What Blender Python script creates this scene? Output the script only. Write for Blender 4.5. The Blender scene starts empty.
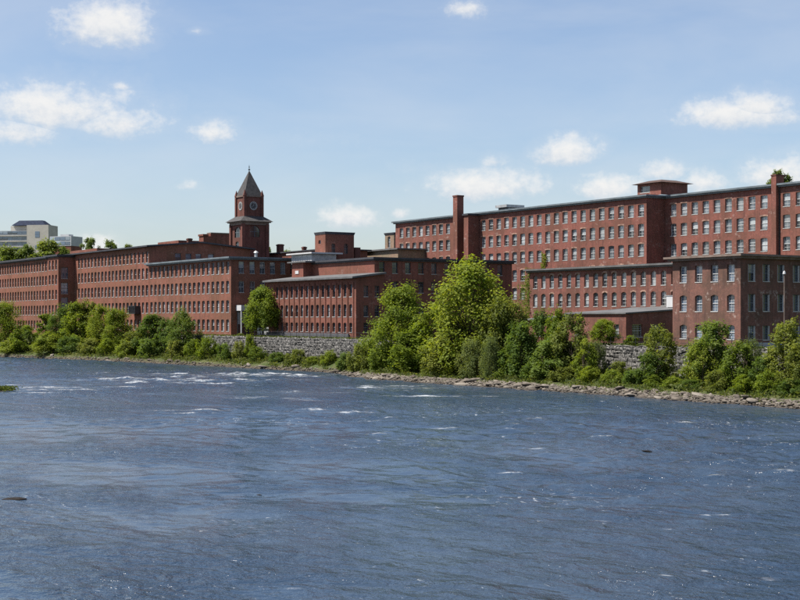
import bpy, math, random
import numpy as np
from mathutils import Vector

random.seed(7)
rng = np.random.default_rng(7)
SC = bpy.context.scene
COL = SC.collection

# ------------------------------------------------------------------ camera
# World frame: +x runs downstream along the mill fronts, +y runs from the river into the land, z = 0 is the water.
CAM_H, FPX, HORIZON = 10.0, 1400.0, 318.0
TH = math.radians(32.7)
CT, ST = math.cos(TH), math.sin(TH)
cam_d = bpy.data.cameras.new('camera')
cam = bpy.data.objects.new('camera', cam_d)
COL.objects.link(cam)
cam.location = (0, 0, CAM_H)
cam.rotation_euler = (math.radians(90), 0, math.radians(90) - TH)
cam_d.sensor_width = 36
cam_d.lens = 36 * FPX / 800
cam_d.shift_y = (HORIZON - 300) / 800
cam_d.clip_start, cam_d.clip_end = 0.5, 9000
SC.camera = cam

# ------------------------------------------------------------------ sun, sky, exposure
SUN_EL, SUN_OFF = math.radians(59), math.radians(21)
SUN = Vector((-math.sin(SUN_OFF) * math.cos(SUN_EL), -math.cos(SUN_OFF) * math.cos(SUN_EL), math.sin(SUN_EL)))
sun_d = bpy.data.lights.new('sun', 'SUN')
sun_d.energy, sun_d.angle, sun_d.color = 5.0, math.radians(0.53), (1.0, 0.95, 0.87)
sun = bpy.data.objects.new('sun', sun_d)
COL.objects.link(sun)
sun.rotation_euler = SUN.to_track_quat('Z', 'Y').to_euler()
SC.view_settings.view_transform = 'Standard'
SC.view_settings.look = 'None'
SC.view_settings.gamma = 1
SC.view_settings.use_curve_mapping = False
SC.view_settings.exposure = 0.85
SC.cycles.sample_clamp_indirect = 4.0
SC.cycles.sample_clamp_direct = 4.0
SC.cycles.use_denoising = False            # keep leaf, brick and ripple grain
SKY_STRENGTH = 0.077


class N:
    """small node-graph helper"""
    def __init__(self, tree):
        self.t = tree
        self.t.nodes.clear()

    def new(self, kind, **kw):
        n = self.t.nodes.new(kind)
        for k, v in kw.items():
            setattr(n, k, v)
        return n

    def put(self, sock, v):
        if hasattr(v, 'is_output'):
            self.t.links.new(v, sock)
        elif v is not None:
            if hasattr(sock, 'default_value') and isinstance(v, (tuple, list)) and len(v) == 3 and len(sock.default_value) == 4:
                v = (*v, 1)
            sock.default_value = v

    def math(self, op, a, b=None, c=None, clamp=False):
        n = self.new('ShaderNodeMath', operation=op, use_clamp=clamp)
        self.put(n.inputs[0], a)
        if b is not None: self.put(n.inputs[1], b)
        if c is not None: self.put(n.inputs[2], c)
        return n.outputs[0]

    def vmath(self, op, a, b=None):
        n = self.new('ShaderNodeVectorMath', operation=op)
        self.put(n.inputs[0], a)
        if b is not None: self.put(n.inputs[1], b)
        return n.outputs['Value'] if op in ('DOT_PRODUCT', 'LENGTH') else n.outputs[0]

    def comb(self, x, y, z):
        n = self.new('ShaderNodeCombineXYZ')
        for i, v in enumerate((x, y, z)): self.put(n.inputs[i], v)
        return n.outputs[0]

    def sep(self, v):
        n = self.new('ShaderNodeSeparateXYZ')
        self.put(n.inputs[0], v)
        return n.outputs

    def noise(self, vec, scale, detail=3, rough=0.5, dist=0.0):
        n = self.new('ShaderNodeTexNoise')
        self.put(n.inputs['Vector'], vec)
        n.inputs['Scale'].default_value = scale
        n.inputs['Detail'].default_value = detail
        n.inputs['Roughness'].default_value = rough
        n.inputs['Distortion'].default_value = dist
        return n.outputs['Fac']

    def step(self, v, lo, hi, a=0.0, b=1.0, smooth=True):
        n = self.new('ShaderNodeMapRange', interpolation_type='SMOOTHSTEP' if smooth else 'LINEAR')
        self.put(n.inputs[0], v)
        for i, x in enumerate((lo, hi, a, b)): self.put(n.inputs[i + 1], x)
        return n.outputs[0]

    def mix(self, fac, a, b, blend='MIX'):
        n = self.new('ShaderNodeMix', data_type='RGBA', blend_type=blend)
        self.put(n.inputs[0], fac)
        self.put(n.inputs[6], a)
        self.put(n.inputs[7], b)
        return n.outputs[2]


def angles(px, py):
    az = math.atan((px - 400) / FPX)
    return az, math.atan((HORIZON - py) / FPX * math.cos(az))


world = bpy.data.worlds.new('World')
SC.world = world
world.use_nodes = True
world.cycles.sampling_method = 'MANUAL'
world.cycles.sample_map_resolution = 1024
w = N(world.node_tree)
sky = w.new('ShaderNodeTexSky', sky_type='NISHITA')
sky.sun_disc = False
sky.sun_elevation = SUN_EL
sky.sun_rotation = math.atan2(SUN.x, SUN.y)
sky.air_density, sky.dust_density, sky.ozone_density = 1.0, 0.9, 2.2
dirv = w.new('ShaderNodeTexCoord').outputs['Generated']
dx = w.vmath('DOT_PRODUCT', dirv, (ST, CT, 0))
dy = w.vmath('DOT_PRODUCT', dirv, (-CT, ST, 0))
dz = w.sep(dirv)[2]
az = w.math('ARCTAN2', dx, dy)
el = w.math('ARCSINE', dz)
cvec = w.comb(az, w.math('MULTIPLY', el, 1.25), 0.0)
n_big = w.noise(cvec, 34, 7, 0.62, 0.15)
n_fine = w.noise(cvec, 120, 5, 0.62, 0.1)
nz = w.math('ADD', w.math('MULTIPLY', n_big, 0.65), w.math('MULTIPLY', n_fine, 0.35))
nz = w.math('MULTIPLY', w.math('SUBTRACT', nz, 0.5), 2.0)
# cumulus seen that day: centre, half width, half height (photo pixels, turned into angles), weight
CLOUDS = [(106, 27, 42, 21, 1.0), (52, 112, 92, 25, .78), (28, 103, 48, 17, .55), (118, 126, 50, 17, .8), (5, 133, 60, 18, .7),
          (216, 134, 33, 15, .72), (188, 186, 30, 12, .42), (350, 219, 36, 13, .8), (400, 214, 16, 9, .6), (468, 9, 34, 15, .62),
          (569, 154, 31, 14, .95), (484, 189, 56, 15, .95), (494, 163, 24, 11, .45), (733, 117, 58, 13, .95), (757, 108, 32, 15, .95),
          (612, 190, 38, 14, .9), (664, 173, 34, 15, .65), (704, 184, 36, 14, .7), (782, 176, 38, 16, .9), (98, 247, 28, 12, .8),
          (196, 31, 17, 7, .4), (118, 87, 20, 8, .45), (310, 140, 130, 24, .12), (90, 165, 90, 22, .15), (560, 235, 60, 16, .4), (640, 60, 120, 30, -.1), (420, 170, 90, 22, .05)]
best, shade = None, None
for cx, cy, hw, hh, wt in CLOUDS:
    a0, e0 = angles(cx, cy)
    hw, hh = hw * 1.22, hh * 1.5
    ex = w.math('MULTIPLY', w.math('SUBTRACT', az, a0), FPX / hw)
    ey = w.math('MULTIPLY', w.math('SUBTRACT', el, e0), FPX / hh)
    eyd = w.math('MAXIMUM', ey, w.math('MULTIPLY', ey, -1.5))       # flatter bases
    d = w.math('SQRT', w.math('ADD', w.math('POWER', ex, 2.0), w.math('POWER', eyd, 2.0)))
    m = w.math('SUBTRACT', wt, w.math('MULTIPLY', d, 0.85))
    if best is None:
        best, shade = m, ey
    else:
        pick = w.math('GREATER_THAN', m, best)
        shade = w.math('ADD', w.math('MULTIPLY', ey, pick), w.math('MULTIPLY', shade, w.math('SUBTRACT', 1.0, pick)))
        best = w.math('MAXIMUM', best, m)
# the same kind of scattered cumulus over the rest of the sky
gen = w.noise(w.comb(az, w.math('MULTIPLY', el, 2.4), 5.0), 5.5, 2, 0.5)
gen = w.math('MULTIPLY', w.math('SUBTRACT', gen, 0.66), 4.0)
out_frame = w.math('MAXIMUM', w.step(w.math('ABSOLUTE', az), 0.30, 0.36), w.step(el, 0.235, 0.28))
gen = w.math('SUBTRACT', w.math('MULTIPLY', gen, out_frame), w.math('MULTIPLY', w.math('SUBTRACT', 1.0, out_frame), 2.0))
best = w.math('MAXIMUM', best, gen)
body = w.math('ADD', best, w.math('MULTIPLY', nz, 0.85))
dens = w.step(body, -0.12, 0.76)
thin = w.noise(w.comb(w.math('MULTIPLY', az, 1.0), w.math('MULTIPLY', el, 3.2), 2.0), 5.0, 5, 0.55, 0.3)
thin = w.math('ADD', w.math('MULTIPLY', w.step(thin, 0.30, 0.85), 0.30), 0.03)
soft = w.math('MULTIPLY', w.step(w.math('ADD', best, w.math('MULTIPLY', nz, 0.7)), -0.75, 0.6), 0.28)
dens = w.math('MULTIPLY', w.math('MAXIMUM', dens, w.math('MAXIMUM', thin, soft)), w.step(el, -0.01, 0.01))
lit = w.step(w.math('ADD', shade, w.math('MULTIPLY', n_fine, 1.4)), -0.3, 1.2)
lit = w.math('ADD', w.math('MULTIPLY', lit, w.step(body, -0.06, 0.35)), w.math('MULTIPLY', 0.6, w.step(body, -0.06, 0.35, 1.0, 0.0)))
cloud_col = w.mix(lit, (0.66, 0.72, 0.80), (0.97, 0.96, 0.94))
bg1 = w.new('ShaderNodeBackground')
tint = w.mix(1.0, sky.outputs[0], (0.995, 0.99, 1.04), 'MULTIPLY')
w.put(bg1.inputs[0], tint)
bg1.inputs[1].default_value = SKY_STRENGTH
bg2 = w.new('ShaderNodeBackground')
w.put(bg2.inputs[0], cloud_col)
bg2.inputs[1].default_value = 0.53
ms = w.new('ShaderNodeMixShader')
w.put(ms.inputs[0], w.math('MULTIPLY', dens, 0.94))
w.put(ms.inputs[1], bg1.outputs[0])
w.put(ms.inputs[2], bg2.outputs[0])
w.put(w.new('ShaderNodeOutputWorld').inputs[0], ms.outputs[0])


# ------------------------------------------------------------------ survey: from photo pixels to metres
def depth(px, p): return p / (CT * (px - 400) / FPX + ST)                    # depth where the ray of column px meets the plane y = p
def XP(px, p): return depth(px, p) * (-CT + ST * (px - 400) / FPX)           # x on that plane
def ZP(px, py, p): return CAM_H + (HORIZON - py) / FPX * depth(px, p)        # height on that plane
def PE(px, x):                                                               # y where the ray of column px meets the plane x
    u = (px - 400) / FPX
    return x / (-CT + ST * u) * (ST + CT * u)


# ------------------------------------------------------------------ materials
MATS = {}


def material(name, build):
    if name in MATS: return MATS[name]
    m = bpy.data.materials.new(name)
    m.use_nodes = True
    g = N(m.node_tree)
    sh = build(g)
    o = g.new('ShaderNodeOutputMaterial')
    g.put(o.inputs[0], sh)
    MATS[name] = m
    return m


def principled(g, color, rough=0.8, spec=0.3, metal=0.0, normal=None, ior=None):
    b = g.new('ShaderNodeBsdfPrincipled')
    g.put(b.inputs['Base Color'], color)
    g.put(b.inputs['Roughness'], rough)
    g.put(b.inputs['Specular IOR Level'], spec)
    g.put(b.inputs['Metallic'], metal)
    if ior: b.inputs['IOR'].default_value = ior
    if normal is not None: g.put(b.inputs['Normal'], normal)
    return b.outputs[0]


def pos(g): return g.new('ShaderNodeNewGeometry').outputs['Position']


def brick(name, base, pale=0.25, dark=0.35, soot=0.3):
    def b(g):
        P = pos(g)
        s = g.sep(P)
        uv = g.comb(g.math('ADD', s[0], s[1]), s[2], 0.0)
        bt = g.new('ShaderNodeTexBrick')
        g.put(bt.inputs['Vector'], uv)
        bt.inputs['Scale'].default_value = 1.0
        bt.inputs['Brick Width'].default_value = 0.22
        bt.inputs['Row Height'].default_value = 0.075
        bt.inputs['Mortar Size'].default_value = 0.006
        bt.inputs['Bias'].default_value = -0.1
        r, gg, bl = base[0] * 0.68, base[1] * 0.715, base[2] * 0.77
        g.put(bt.inputs['Color1'], (r * 1.18, gg * 1.1, bl * 1.06))
        g.put(bt.inputs['Color2'], (r * 0.74, gg * 0.74, bl * 0.8))
        g.put(bt.inputs['Mortar'], (0.19, 0.14, 0.12))
        blot = g.noise(P, 0.22, 5, 0.62)
        fine = g.noise(uv, 1.9, 4, 0.7)
        streak = g.noise(g.comb(g.math('MULTIPLY', g.math('ADD', s[0], s[1]), 1.6), g.math('MULTIPLY', s[2], 0.16), 3.0), 1.0, 4, 0.6)
        c = g.mix(g.step(blot, 0.40, 0.62, 0.0, dark * 1.8), bt.outputs[0], (r * 0.56, gg * 0.80, bl * 0.78))
        c = g.mix(g.step(g.noise(P, 0.075, 3, 0.6), 0.46, 0.62, 0.0, 0.40), c, (r * 0.74, gg * 1.0, bl * 0.95))
        c = g.mix(g.step(streak, 0.48, 0.72, 0.0, soot * 1.5), c, (r * 0.35, gg * 0.48, bl * 0.58))
        c = g.mix(g.step(g.math('MULTIPLY', fine, g.noise(P, 0.5, 2)), 0.31, 0.46, 0.0, pale), c, (0.40, 0.34, 0.30))
        c = g.mix(g.step(fine, 0.2, 0.8, 0.75, 0.0), c, g.mix(1.0, c, (0.7, 0.72, 0.76), 'MULTIPLY'))
        return principled(g, c, 0.9, 0.15)
    return material(name, b)


def plain(name, color, rough=0.8, spec=0.3, metal=0.0, vary=0.25, scale=0.8):
    def b(g):
        P = pos(g)
        n = g.noise(P, scale, 5, 0.65)
        c = g.mix(g.step(n, 0.3, 0.72), tuple(v * 0.86 * (1 - vary) for v in color), tuple(min(1, v * 0.86 * (1 + vary)) for v in color))
        return principled(g, c, rough, spec, metal)
    return material(name, b)


def glass(name, lo, hi, bright_share):
    """old sash glass: a reflecting pane before a dark room or a drawn pale shade, different from window to window"""
    def b(g):
        oi = g.new('ShaderNodeObjectInfo').outputs['Random']
        r2 = g.math('FRACT', g.math('MULTIPLY', oi, 17.31))
        r3 = g.math('FRACT', g.math('MULTIPLY', oi, 7.77))
        P = g.new('ShaderNodeTexCoord').outputs['Generated']
        z = g.sep(P)[2]
        drawn = g.math('MULTIPLY', g.math('GREATER_THAN', z, g.math('SUBTRACT', 1.0, g.math('MULTIPLY', r2, 1.15))), g.math('LESS_THAN', r3, bright_share))
        room = g.mix(r2, lo, tuple(x * 2.2 for x in lo))
        room = g.mix(g.step(g.noise(P, 2.2, 2), 0.45, 0.7, 0.0, 0.45), room, tuple((x + y) * 0.4 for x, y in zip(lo, hi)))
        c = g.mix(drawn, room, g.mix(oi, hi, tuple(x * 0.38 for x in hi)))
        opened = g.math('MULTIPLY', g.math('LESS_THAN', z, 0.48), g.math('GREATER_THAN', g.math('FRACT', g.math('MULTIPLY', oi, 41.7)), 0.82))
        c = g.mix(opened, c, tuple(x * 0.35 for x in lo))
        return principled(g, c, 0.06, 0.5, 0.0, None, 1.9)
    return material(name, b)


BR_A = brick('brick_orange', (0.350, 0.120, 0.070), 0.2, 0.35, 0.3)
BR_F = brick('brick_red', (0.318, 0.101, 0.064), 0.2, 0.3, 0.35)
BR_G = brick('brick_deep_red', (0.335, 0.109, 0.074), 0.42, 0.4, 0.35)
BR_E = brick('brick_rose', (0.300, 0.102, 0.071), 0.3, 0.4, 0.4)
BR_H = brick('brick_brown', (0.252, 0.108, 0.074), 0.6, 0.4, 0.35)
BR_T = brick('brick_tower', (0.233, 0.076, 0.054), 0.1, 0.4, 0.4)
BR_P = brick('brick_buff', (0.42, 0.27, 0.17), 0.2, 0.3, 0.2)
PALE_BRICK = plain('pale_painted_brick', (0.29, 0.18, 0.14), 0.9, 0.1, 0, 0.5, 1.6)
STONE_SILL = plain('granite_sill', (0.46, 0.45, 0.43), 0.8, 0.2)
SLATE = plain('dark_slate', (0.050, 0.052, 0.060), 0.7, 0.3)
ROOF_GREY = plain('grey_roofing', (0.125, 0.125, 0.125), 0.8, 0.2, 0, 0.2, 0.5)
COPPER = plain('weathered_metal_edge', (0.13, 0.155, 0.17), 0.5, 0.4, 0.0, 0.25, 0.4)
TAN_TRIM = plain('tan_wood_trim', (0.19, 0.145, 0.12), 0.8, 0.2)
WHITE = plain('white_paint', (0.52, 0.52, 0.52), 0.6, 0.3, 0, 0.08)
FR_GREY = plain('grey_window_paint', (0.44, 0.44, 0.45), 0.6, 0.3, 0, 0.12)
FR_DARK = plain('dark_window_paint', (0.12, 0.14, 0.16), 0.6, 0.3, 0, 0.12)
GRANITE = plain('dark_granite', (0.085, 0.085, 0.095), 0.8, 0.3, 0, 0.3, 1.5)
IRON = plain('black_iron', (0.025, 0.025, 0.028), 0.5, 0.4)
STEEL = plain('galvanised_steel', (0.42, 0.42, 0.42), 0.45, 0.5, 0.4)
CONCRETE = plain('cream_concrete', (0.50, 0.47, 0.41), 0.85, 0.2, 0, 0.1, 0.2)
CONC_GREY = plain('grey_concrete', (0.44, 0.45, 0.46), 0.85, 0.2, 0, 0.12, 0.2)
BLUE_ROOF = plain('blue_grey_roof', (0.022, 0.030, 0.055), 0.85, 0.15)
G_PALE = glass('glass_pale', (0.055, 0.066, 0.075), (0.34, 0.37, 0.385), 0.66)
G_DARK = glass('glass_dark', (0.030, 0.036, 0.044), (0.34, 0.36, 0.38), 0.42)
G_BLUE = glass('glass_blue', (0.050, 0.075, 0.11), (0.30, 0.36, 0.42), 0.45)
G_DIM = glass('glass_dim', (0.012, 0.016, 0.020), (0.05, 0.06, 0.07), 0.3)


# ------------------------------------------------------------------ mesh helpers
class MB:
    def __init__(self):
        self.v, self.f, self.m = [], [], []

    def face(self, pts, mi=0):
        i = len(self.v)
        self.v += [tuple(q) for q in pts]
        self.f.append(tuple(range(i, i + len(pts))))
        self.m.append(mi)

    def box(self, x0, x1, y0, y1, z0, z1, mi=0):
        i = len(self.v)
        self.v += [(x0, y0, z0), (x1, y0, z0), (x1, y1, z0), (x0, y1, z0), (x0, y0, z1), (x1, y0, z1), (x1, y1, z1), (x0, y1, z1)]
        for q in ((0, 3, 2, 1), (4, 5, 6, 7), (0, 1, 5, 4), (1, 2, 6, 5), (2, 3, 7, 6), (3, 0, 4, 7)):
            self.f.append(tuple(i + k for k in q))
            self.m.append(mi)

    def prism(self, poly, z0, z1, mi=0):
        n, i = len(poly), len(self.v)
        self.v += [(x, y, z0) for x, y in poly] + [(x, y, z1) for x, y in poly]
        for k in range(n):
            a, b = k, (k + 1) % n
            self.f.append((i + a, i + b, i + n + b, i + n + a)); self.m.append(mi)
        self.f.append(tuple(i + n + k for k in range(n))); self.m.append(mi)
        self.f.append(tuple(i + n - 1 - k for k in range(n))); self.m.append(mi)

    def tube(self, a, b, r0, r1, n=7, mi=0):
        a, b = Vector(a), Vector(b)
        d = (b - a).normalized()
        u = d.orthogonal().normalized()
        v = d.cross(u)
        i = len(self.v)
        for c, r in ((a, r0), (b, r1)):
            for k in range(n):
                t = 2 * math.pi * k / n
                self.v.append(tuple(c + (u * math.cos(t) + v * math.sin(t)) * r))
        for k in range(n):
            l = (k + 1) % n
            self.f.append((i + k, i + l, i + n + l, i + n + k)); self.m.append(mi)
        self.f.append(tuple(i + n + k for k in range(n))); self.m.append(mi)

    def mesh(self, name, mats):
        me = bpy.data.meshes.new(name)
        me.from_pydata(self.v, [], self.f)
        for m in (mats if isinstance(mats, (list, tuple)) else [mats]): me.materials.append(m)
        if any(self.m): me.polygons.foreach_set('material_index', self.m)
        me.update()
        return me

    def build(self, name, mats, parent=None):
        return link(name, self.mesh(name, mats), parent)


def link(name, data, parent=None):
    o = bpy.data.objects.new(name, data)
    COL.objects.link(o)
    if parent is not None: o.parent = parent
    return o


def tag(o, label=None, cat=None, group=None, kind=None):
    if label: o['label'] = label
    if cat: o['category'] = cat
    if group: o['group'] = group
    if kind: o['kind'] = kind
    return o


def thing(name, label, cat, loc=(0, 0, 0), group=None):
    o = link(name, None)
    o.location = loc
    o.empty_display_size = 0.5
    return tag(o, label, cat, group)


# ------------------------------------------------------------------ walls with real openings, windows
REVEAL = 0.46


def facade(mb, O, a, n, L, z0, z1, ops, mi=0):
    """brick sheet from O along a (length L), outward normal n, with recessed openings (a0, a1, za, zb, arch rise)"""
    O, a, n = Vector(O), Vector(a), Vector(n)
    ops = [o for o in ops if o[0] > 0.05 and o[1] < L - 0.05 and o[2] > z0 + 0.02 and o[3] < z1 - 0.02]
    A = sorted({0.0, L} | {round(v, 4) for o in ops for v in o[:2]})
    Zs = sorted({z0, z1} | {round(v, 4) for o in ops for v in o[2:4]})
    pt = lambda s, z, d=0.0: O + a * s + Vector((0, 0, z)) - n * d
    # columns of cells, merged vertically where nothing is cut
    for i in range(len(A) - 1):
        mid = (A[i] + A[i + 1]) / 2
        holes = sorted([(o[2], o[3]) for o in ops if o[0] < mid < o[1]])
        z = z0
        for ha, hb in holes + [(z1, z1)]:
            if ha > z + 1e-4: mb.face([pt(A[i], z), pt(A[i + 1], z), pt(A[i + 1], ha), pt(A[i], ha)], mi)
            z = hb
    for s0, s1, za, zb, arch in ops:
        D = REVEAL
        mb.face([pt(s0, za), pt(s1, za), pt(s1, za, D), pt(s0, za, D)], mi)
        mb.face([pt(s0, za), pt(s0, za, D), pt(s0, zb, D), pt(s0, zb)], mi)
        mb.face([pt(s1, za, D), pt(s1, za), pt(s1, zb), pt(s1, zb, D)], mi)
        if arch <= 0:
            mb.face([pt(s0, zb), pt(s0, zb, D), pt(s1, zb, D), pt(s1, zb)], mi)
        else:
            k = 6
            c = [(s0 + (s1 - s0) * q / k, zb - arch * (2 * q / k - 1) ** 2) for q in range(k + 1)]
            for (sa, ya), (sb, yb) in zip(c, c[1:]):
                mb.face([pt(sa, ya), pt(sb, yb), pt(sb, zb), pt(sa, zb)], mi)
                mb.face([pt(sa, ya), pt(sa, ya, D), pt(sb, yb, D), pt(sb, yb)], mi)
    return ops


WIN = {}


def window_meshes(w_, h_, style):
    key = (round(w_, 2), round(h_, 2), style)
    if key in WIN: return WIN[key]
    frame_m, nx, ny, bar = {'white': (WHITE, 2, 2, 0.05), 'grey': (FR_GREY, 2, 1, 0.06), 'dark': (FR_DARK, 2, 1, 0.06),
                            'many': (WHITE, 3, 3, 0.035), 'storm': (FR_DARK, 3, 3, 0.035), 'dim': (FR_DARK, 2, 2, 0.04)}[style]
    f = MB()
    d0, d1 = 0.32, 0.40
    e = 0.075
    f.box(-w_ / 2, -w_ / 2 + e, d0, d1, 0, h_)
    f.box(w_ / 2 - e, w_ / 2, d0, d1, 0, h_)
    f.box(-w_ / 2 + e, w_ / 2 - e, d0, d1, 0.0, e * 1.3)
    f.box(-w_ / 2 + e, w_ / 2 - e, d0, d1, h_ - e * 1.4, h_)
    f.box(-w_ / 2 + e, w_ / 2 - e, d0 - 0.02, d1, h_ * 0.5 - 0.05, h_ * 0.5 + 0.05)
    iw, half = w_ - 2 * e, h_ / 2
    for k in range(1, nx):
        x = -iw / 2 + iw * k / nx
        f.box(x - bar / 2, x + bar / 2, d0 + 0.03, d1, e * 1.3, half - 0.05)
        f.box(x - bar / 2, x + bar / 2, d0 + 0.03, d1, half + 0.05, h_ - e * 1.4)
    for k in range(1, ny):
        for base in (0, half):
            z = base + half * k / ny
            f.box(-iw / 2, iw / 2, d0 + 0.034, d1 - 0.004, z - bar / 2, z + bar / 2)
    g = MB()
    g.face([(-w_ / 2 + 0.03, 0.385, 0.03), (w_ / 2 - 0.03, 0.385, 0.03), (w_ / 2 - 0.03, 0.385, h_ - 0.03), (-w_ / 2 + 0.03, 0.385, h_ - 0.03)])
    s = MB()
    s.box(-w_ / 2 + 0.004, w_ / 2 - 0.004, -0.05, 0.315, 0.004, 0.11)
    if style == 'storm':                                  # white boxed jamb, stool and head round dark sashes
        f.box(-w_ / 2 + .004, -w_ / 2 + .12, 0.06, d0 - .01, 0.12, h_ - .05, 1)
        f.box(w_ / 2 - .12, w_ / 2 - .004, 0.06, d0 - .01, 0.12, h_ - .05, 1)
    WIN[key] = (f.mesh('window', [frame_m, WHITE]), g, s.mesh('sill', STONE_SILL))
    return WIN[key]


PANES = {}


def add_window(parent, P, end, w_, h_, style, gl, sill=True):
    """P: middle of the sill line on the wall face; end: the wall looks towards +x instead of -y"""
    fm, g, sm = window_meshes(w_, h_, style)
    o = link('window', fm, parent)
    o.location = P
    o.rotation_euler = (0, 0, math.pi / 2 if end else 0)
    k = (round(w_, 2), round(h_, 2), gl.name)
    if k not in PANES: PANES[k] = g.mesh('pane', gl)
    q = link('pane', PANES[k], o)
    q.rotation_euler = (random.uniform(-0.012, 0.02), 0, random.uniform(-0.02, 0.02))
    if sill: link('sill', sm, o)
    return o


LINTEL = {}


def add_lintel(parent, P, end, w_, arch):
    k = (round(w_, 2), arch)
    if k not in LINTEL:
        m = MB()
        n = 6
        for q in range(n):
            f = lambda t: -arch * (2 * t - 1) ** 2
            t0, t1 = q / n, (q + 1) / n
            x0, x1 = -w_ / 2 - 0.12 + (w_ + 0.24) * t0, -w_ / 2 - 0.12 + (w_ + 0.24) * t1
            i = len(m.v)
            pts = [(x0, f(t0) + 0.02), (x1, f(t1) + 0.02), (x1, f(t1) + 0.30), (x0, f(t0) + 0.30)]
            m.v += [(x, -0.03, z) for x, z in pts] + [(x, 0.02, z) for x, z in pts]
            for fc in ((0, 1, 2, 3), (0, 4, 5, 1), (3, 2, 6, 7), (0, 3, 7, 4), (1, 5, 6, 2)):
                m.f.append(tuple(i + c for c in fc)); m.m.append(0)
        LINTEL[k] = m.mesh('lintel', PALE_BRICK)
    o = link('lintel', LINTEL[k], parent)
    o.location = P
    o.rotation_euler = (0, 0, math.pi / 2 if end else 0)
    return o


def cols(centres, w_, rows):
    """openings for window centres and rows of (sill z, height, arch)"""
    return [(c - w_ / 2, c + w_ / 2, z, z + h, arch) for z, h, arch in rows for c in centres]


def mill(name, label, x0, x1, p, pd, z0, z1, brickm, front=(), fw=1.2, frows=(), end=(), ew=1.2, erows=(), style='grey', gl=None, egl=None,
         estyle=None, roof=(0.6, 0.4, SLATE, 0.0), lintels=0.0, sill=True, esill=True):
    """brick mill: river front at y = p between x0 and x1, end wall at x1, depth pd. front: x of window centres; end: y of window centres"""
    t = thing(name, label, 'building', ((x0 + x1) / 2, p + pd / 2, z0))
    ox, oy, oz = t.location
    m = MB()
    L = x1 - x0
    fo = facade(m, (x0 - ox, p - oy, -oz), (1, 0, 0), (0, -1, 0), L, z0, z1, cols([c - x0 for c in front], fw, frows))
    eo = facade(m, (x1 - ox, p - oy, -oz), (0, 1, 0), (1, 0, 0), pd, z0, z1, cols([c - p for c in end], ew, erows))
    m.face([(x1 - ox, p + pd - oy, z0 - oz), (x0 - ox, p + pd - oy, z0 - oz), (x0 - ox, p + pd - oy, z1 - oz), (x1 - ox, p + pd - oy, z1 - oz)])
    m.face([(x0 - ox, p + pd - oy, z0 - oz), (x0 - ox, p - oy, z0 - oz), (x0 - ox, p - oy, z1 - oz), (x0 - ox, p + pd - oy, z1 - oz)])
    m.build('wall', brickm, t)
    for s0, s1, za, zb, arch in fo:
        P = (x0 + (s0 + s1) / 2 - ox, p - oy, za - oz)
        add_window(t, P, False, s1 - s0, zb - za, style, gl, sill)
        if random.random() < lintels and arch > 0: add_lintel(t, (P[0], P[1], zb - oz), False, s1 - s0, arch)
    for s0, s1, za, zb, arch in eo:
        add_window(t, (x1 - ox, p + (s0 + s1) / 2 - oy, za - oz), True, s1 - s0, zb - za, estyle or style, egl or gl, esill)
    if roof:
        o_, th, rm, rise = roof
        r = MB()
        if rise <= 0:
            r.box(x0 - o_ - ox, x1 + o_ - ox, p - o_ - oy, p + pd + o_ - oy, z1 - oz, z1 + th - oz)
            r.box(x0 - o_ * .55 - ox, x1 + o_ * .55 - ox, p - o_ * .55 - oy, p + pd + o_ * .55 - oy, z1 - 0.3 - oz, z1 - 0.002 - oz)
        else:
            yy = [p - o_ - oy, p + pd / 2 - oy, p + pd + o_ - oy]
            for xa, xb in ((x0 - o_ - ox, x1 + o_ - ox),):
                top = [z1 + th - oz, z1 + th + rise - oz, z1 + th - oz]
                bot = [z1 - oz, z1 + rise - oz, z1 - oz]
                poly = [(yy[0], bot[0]), (yy[1], bot[1]), (yy[2], bot[2]), (yy[2], top[2]), (yy[1], top[1]), (yy[0], top[0])]
                gb = MB()
                for xg in (x0 + .001, x1 - .001): gb.face([(xg - ox, p - oy, z1 - oz), (xg - ox, p + pd - oy, z1 - oz), (xg - ox, p + pd / 2 - oy, z1 + rise - oz)])
                gb.build('gable', brickm, t)
                for x in (xa, xb): r.face([(x, y, z) for y, z in poly])
                n = len(poly)
                for k in range(n):
                    (ya, za), (yb, zb) = poly[k], poly[(k + 1) % n]
                    r.face([(xa, ya, za), (xb, ya, za), (xb, yb, zb), (xa, yb, zb)])
        r.build('roof', rm, t)
    return t


def local(t, mb):
    ox, oy, oz = t.location
    mb.v = [(x - ox, y - oy, z - oz) for x, y, z in mb.v]
    return mb


def block(t, name, mat, x0, x1, y0, y1, z0, z1, parent=None):
    m = MB()
    m.box(x0, x1, y0, y1, z0, z1)
    return local(t, m).build(name, mat, parent or t)


def spread(a, b, step):
    n = max(1, int(round((b - a) / step)))
    return [a + (b - a) * k / n for k in range(n + 1)]


GZ = 6.0
# ------------------------------------------------------------------ shoreline and ground
SH_S = [-3000, 60, 106, 121, 141, 157, 175, 192, 204, 214, 222, 232, 268, 309, 358, 480, 3000]
SH_P = [122, 120, 120, 120, 121.3, 120.6, 119.8, 119.6, 121.5, 125.5, 127.6, 127, 123.5, 119.5, 108, 88, 60]
WL_S = [-3000, 60, 150, 205, 240, 300, 330, 3000]
WL_P = [133.2, 133.2, 133.2, 132.2, 131.6, 131.2, 130.5, 128]


def shore(s): return float(np.interp(s, SH_S, SH_P))
def wallp(s): return float(np.interp(s, WL_S, WL_P))


def hill(s, p):
    h = GZ + 24 * min(1, max(0, (p - 240) / 200)) ** 1.2
    h += 14 * min(1, max(0, (p - 215) / 60)) * min(1, max(0, (205 - s) / 60))
    return h


def band(s): return 1.9 if s < 200 else (1.2 if s > 222 else 1.9 - 0.7 * (s - 200) / 22)


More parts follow.
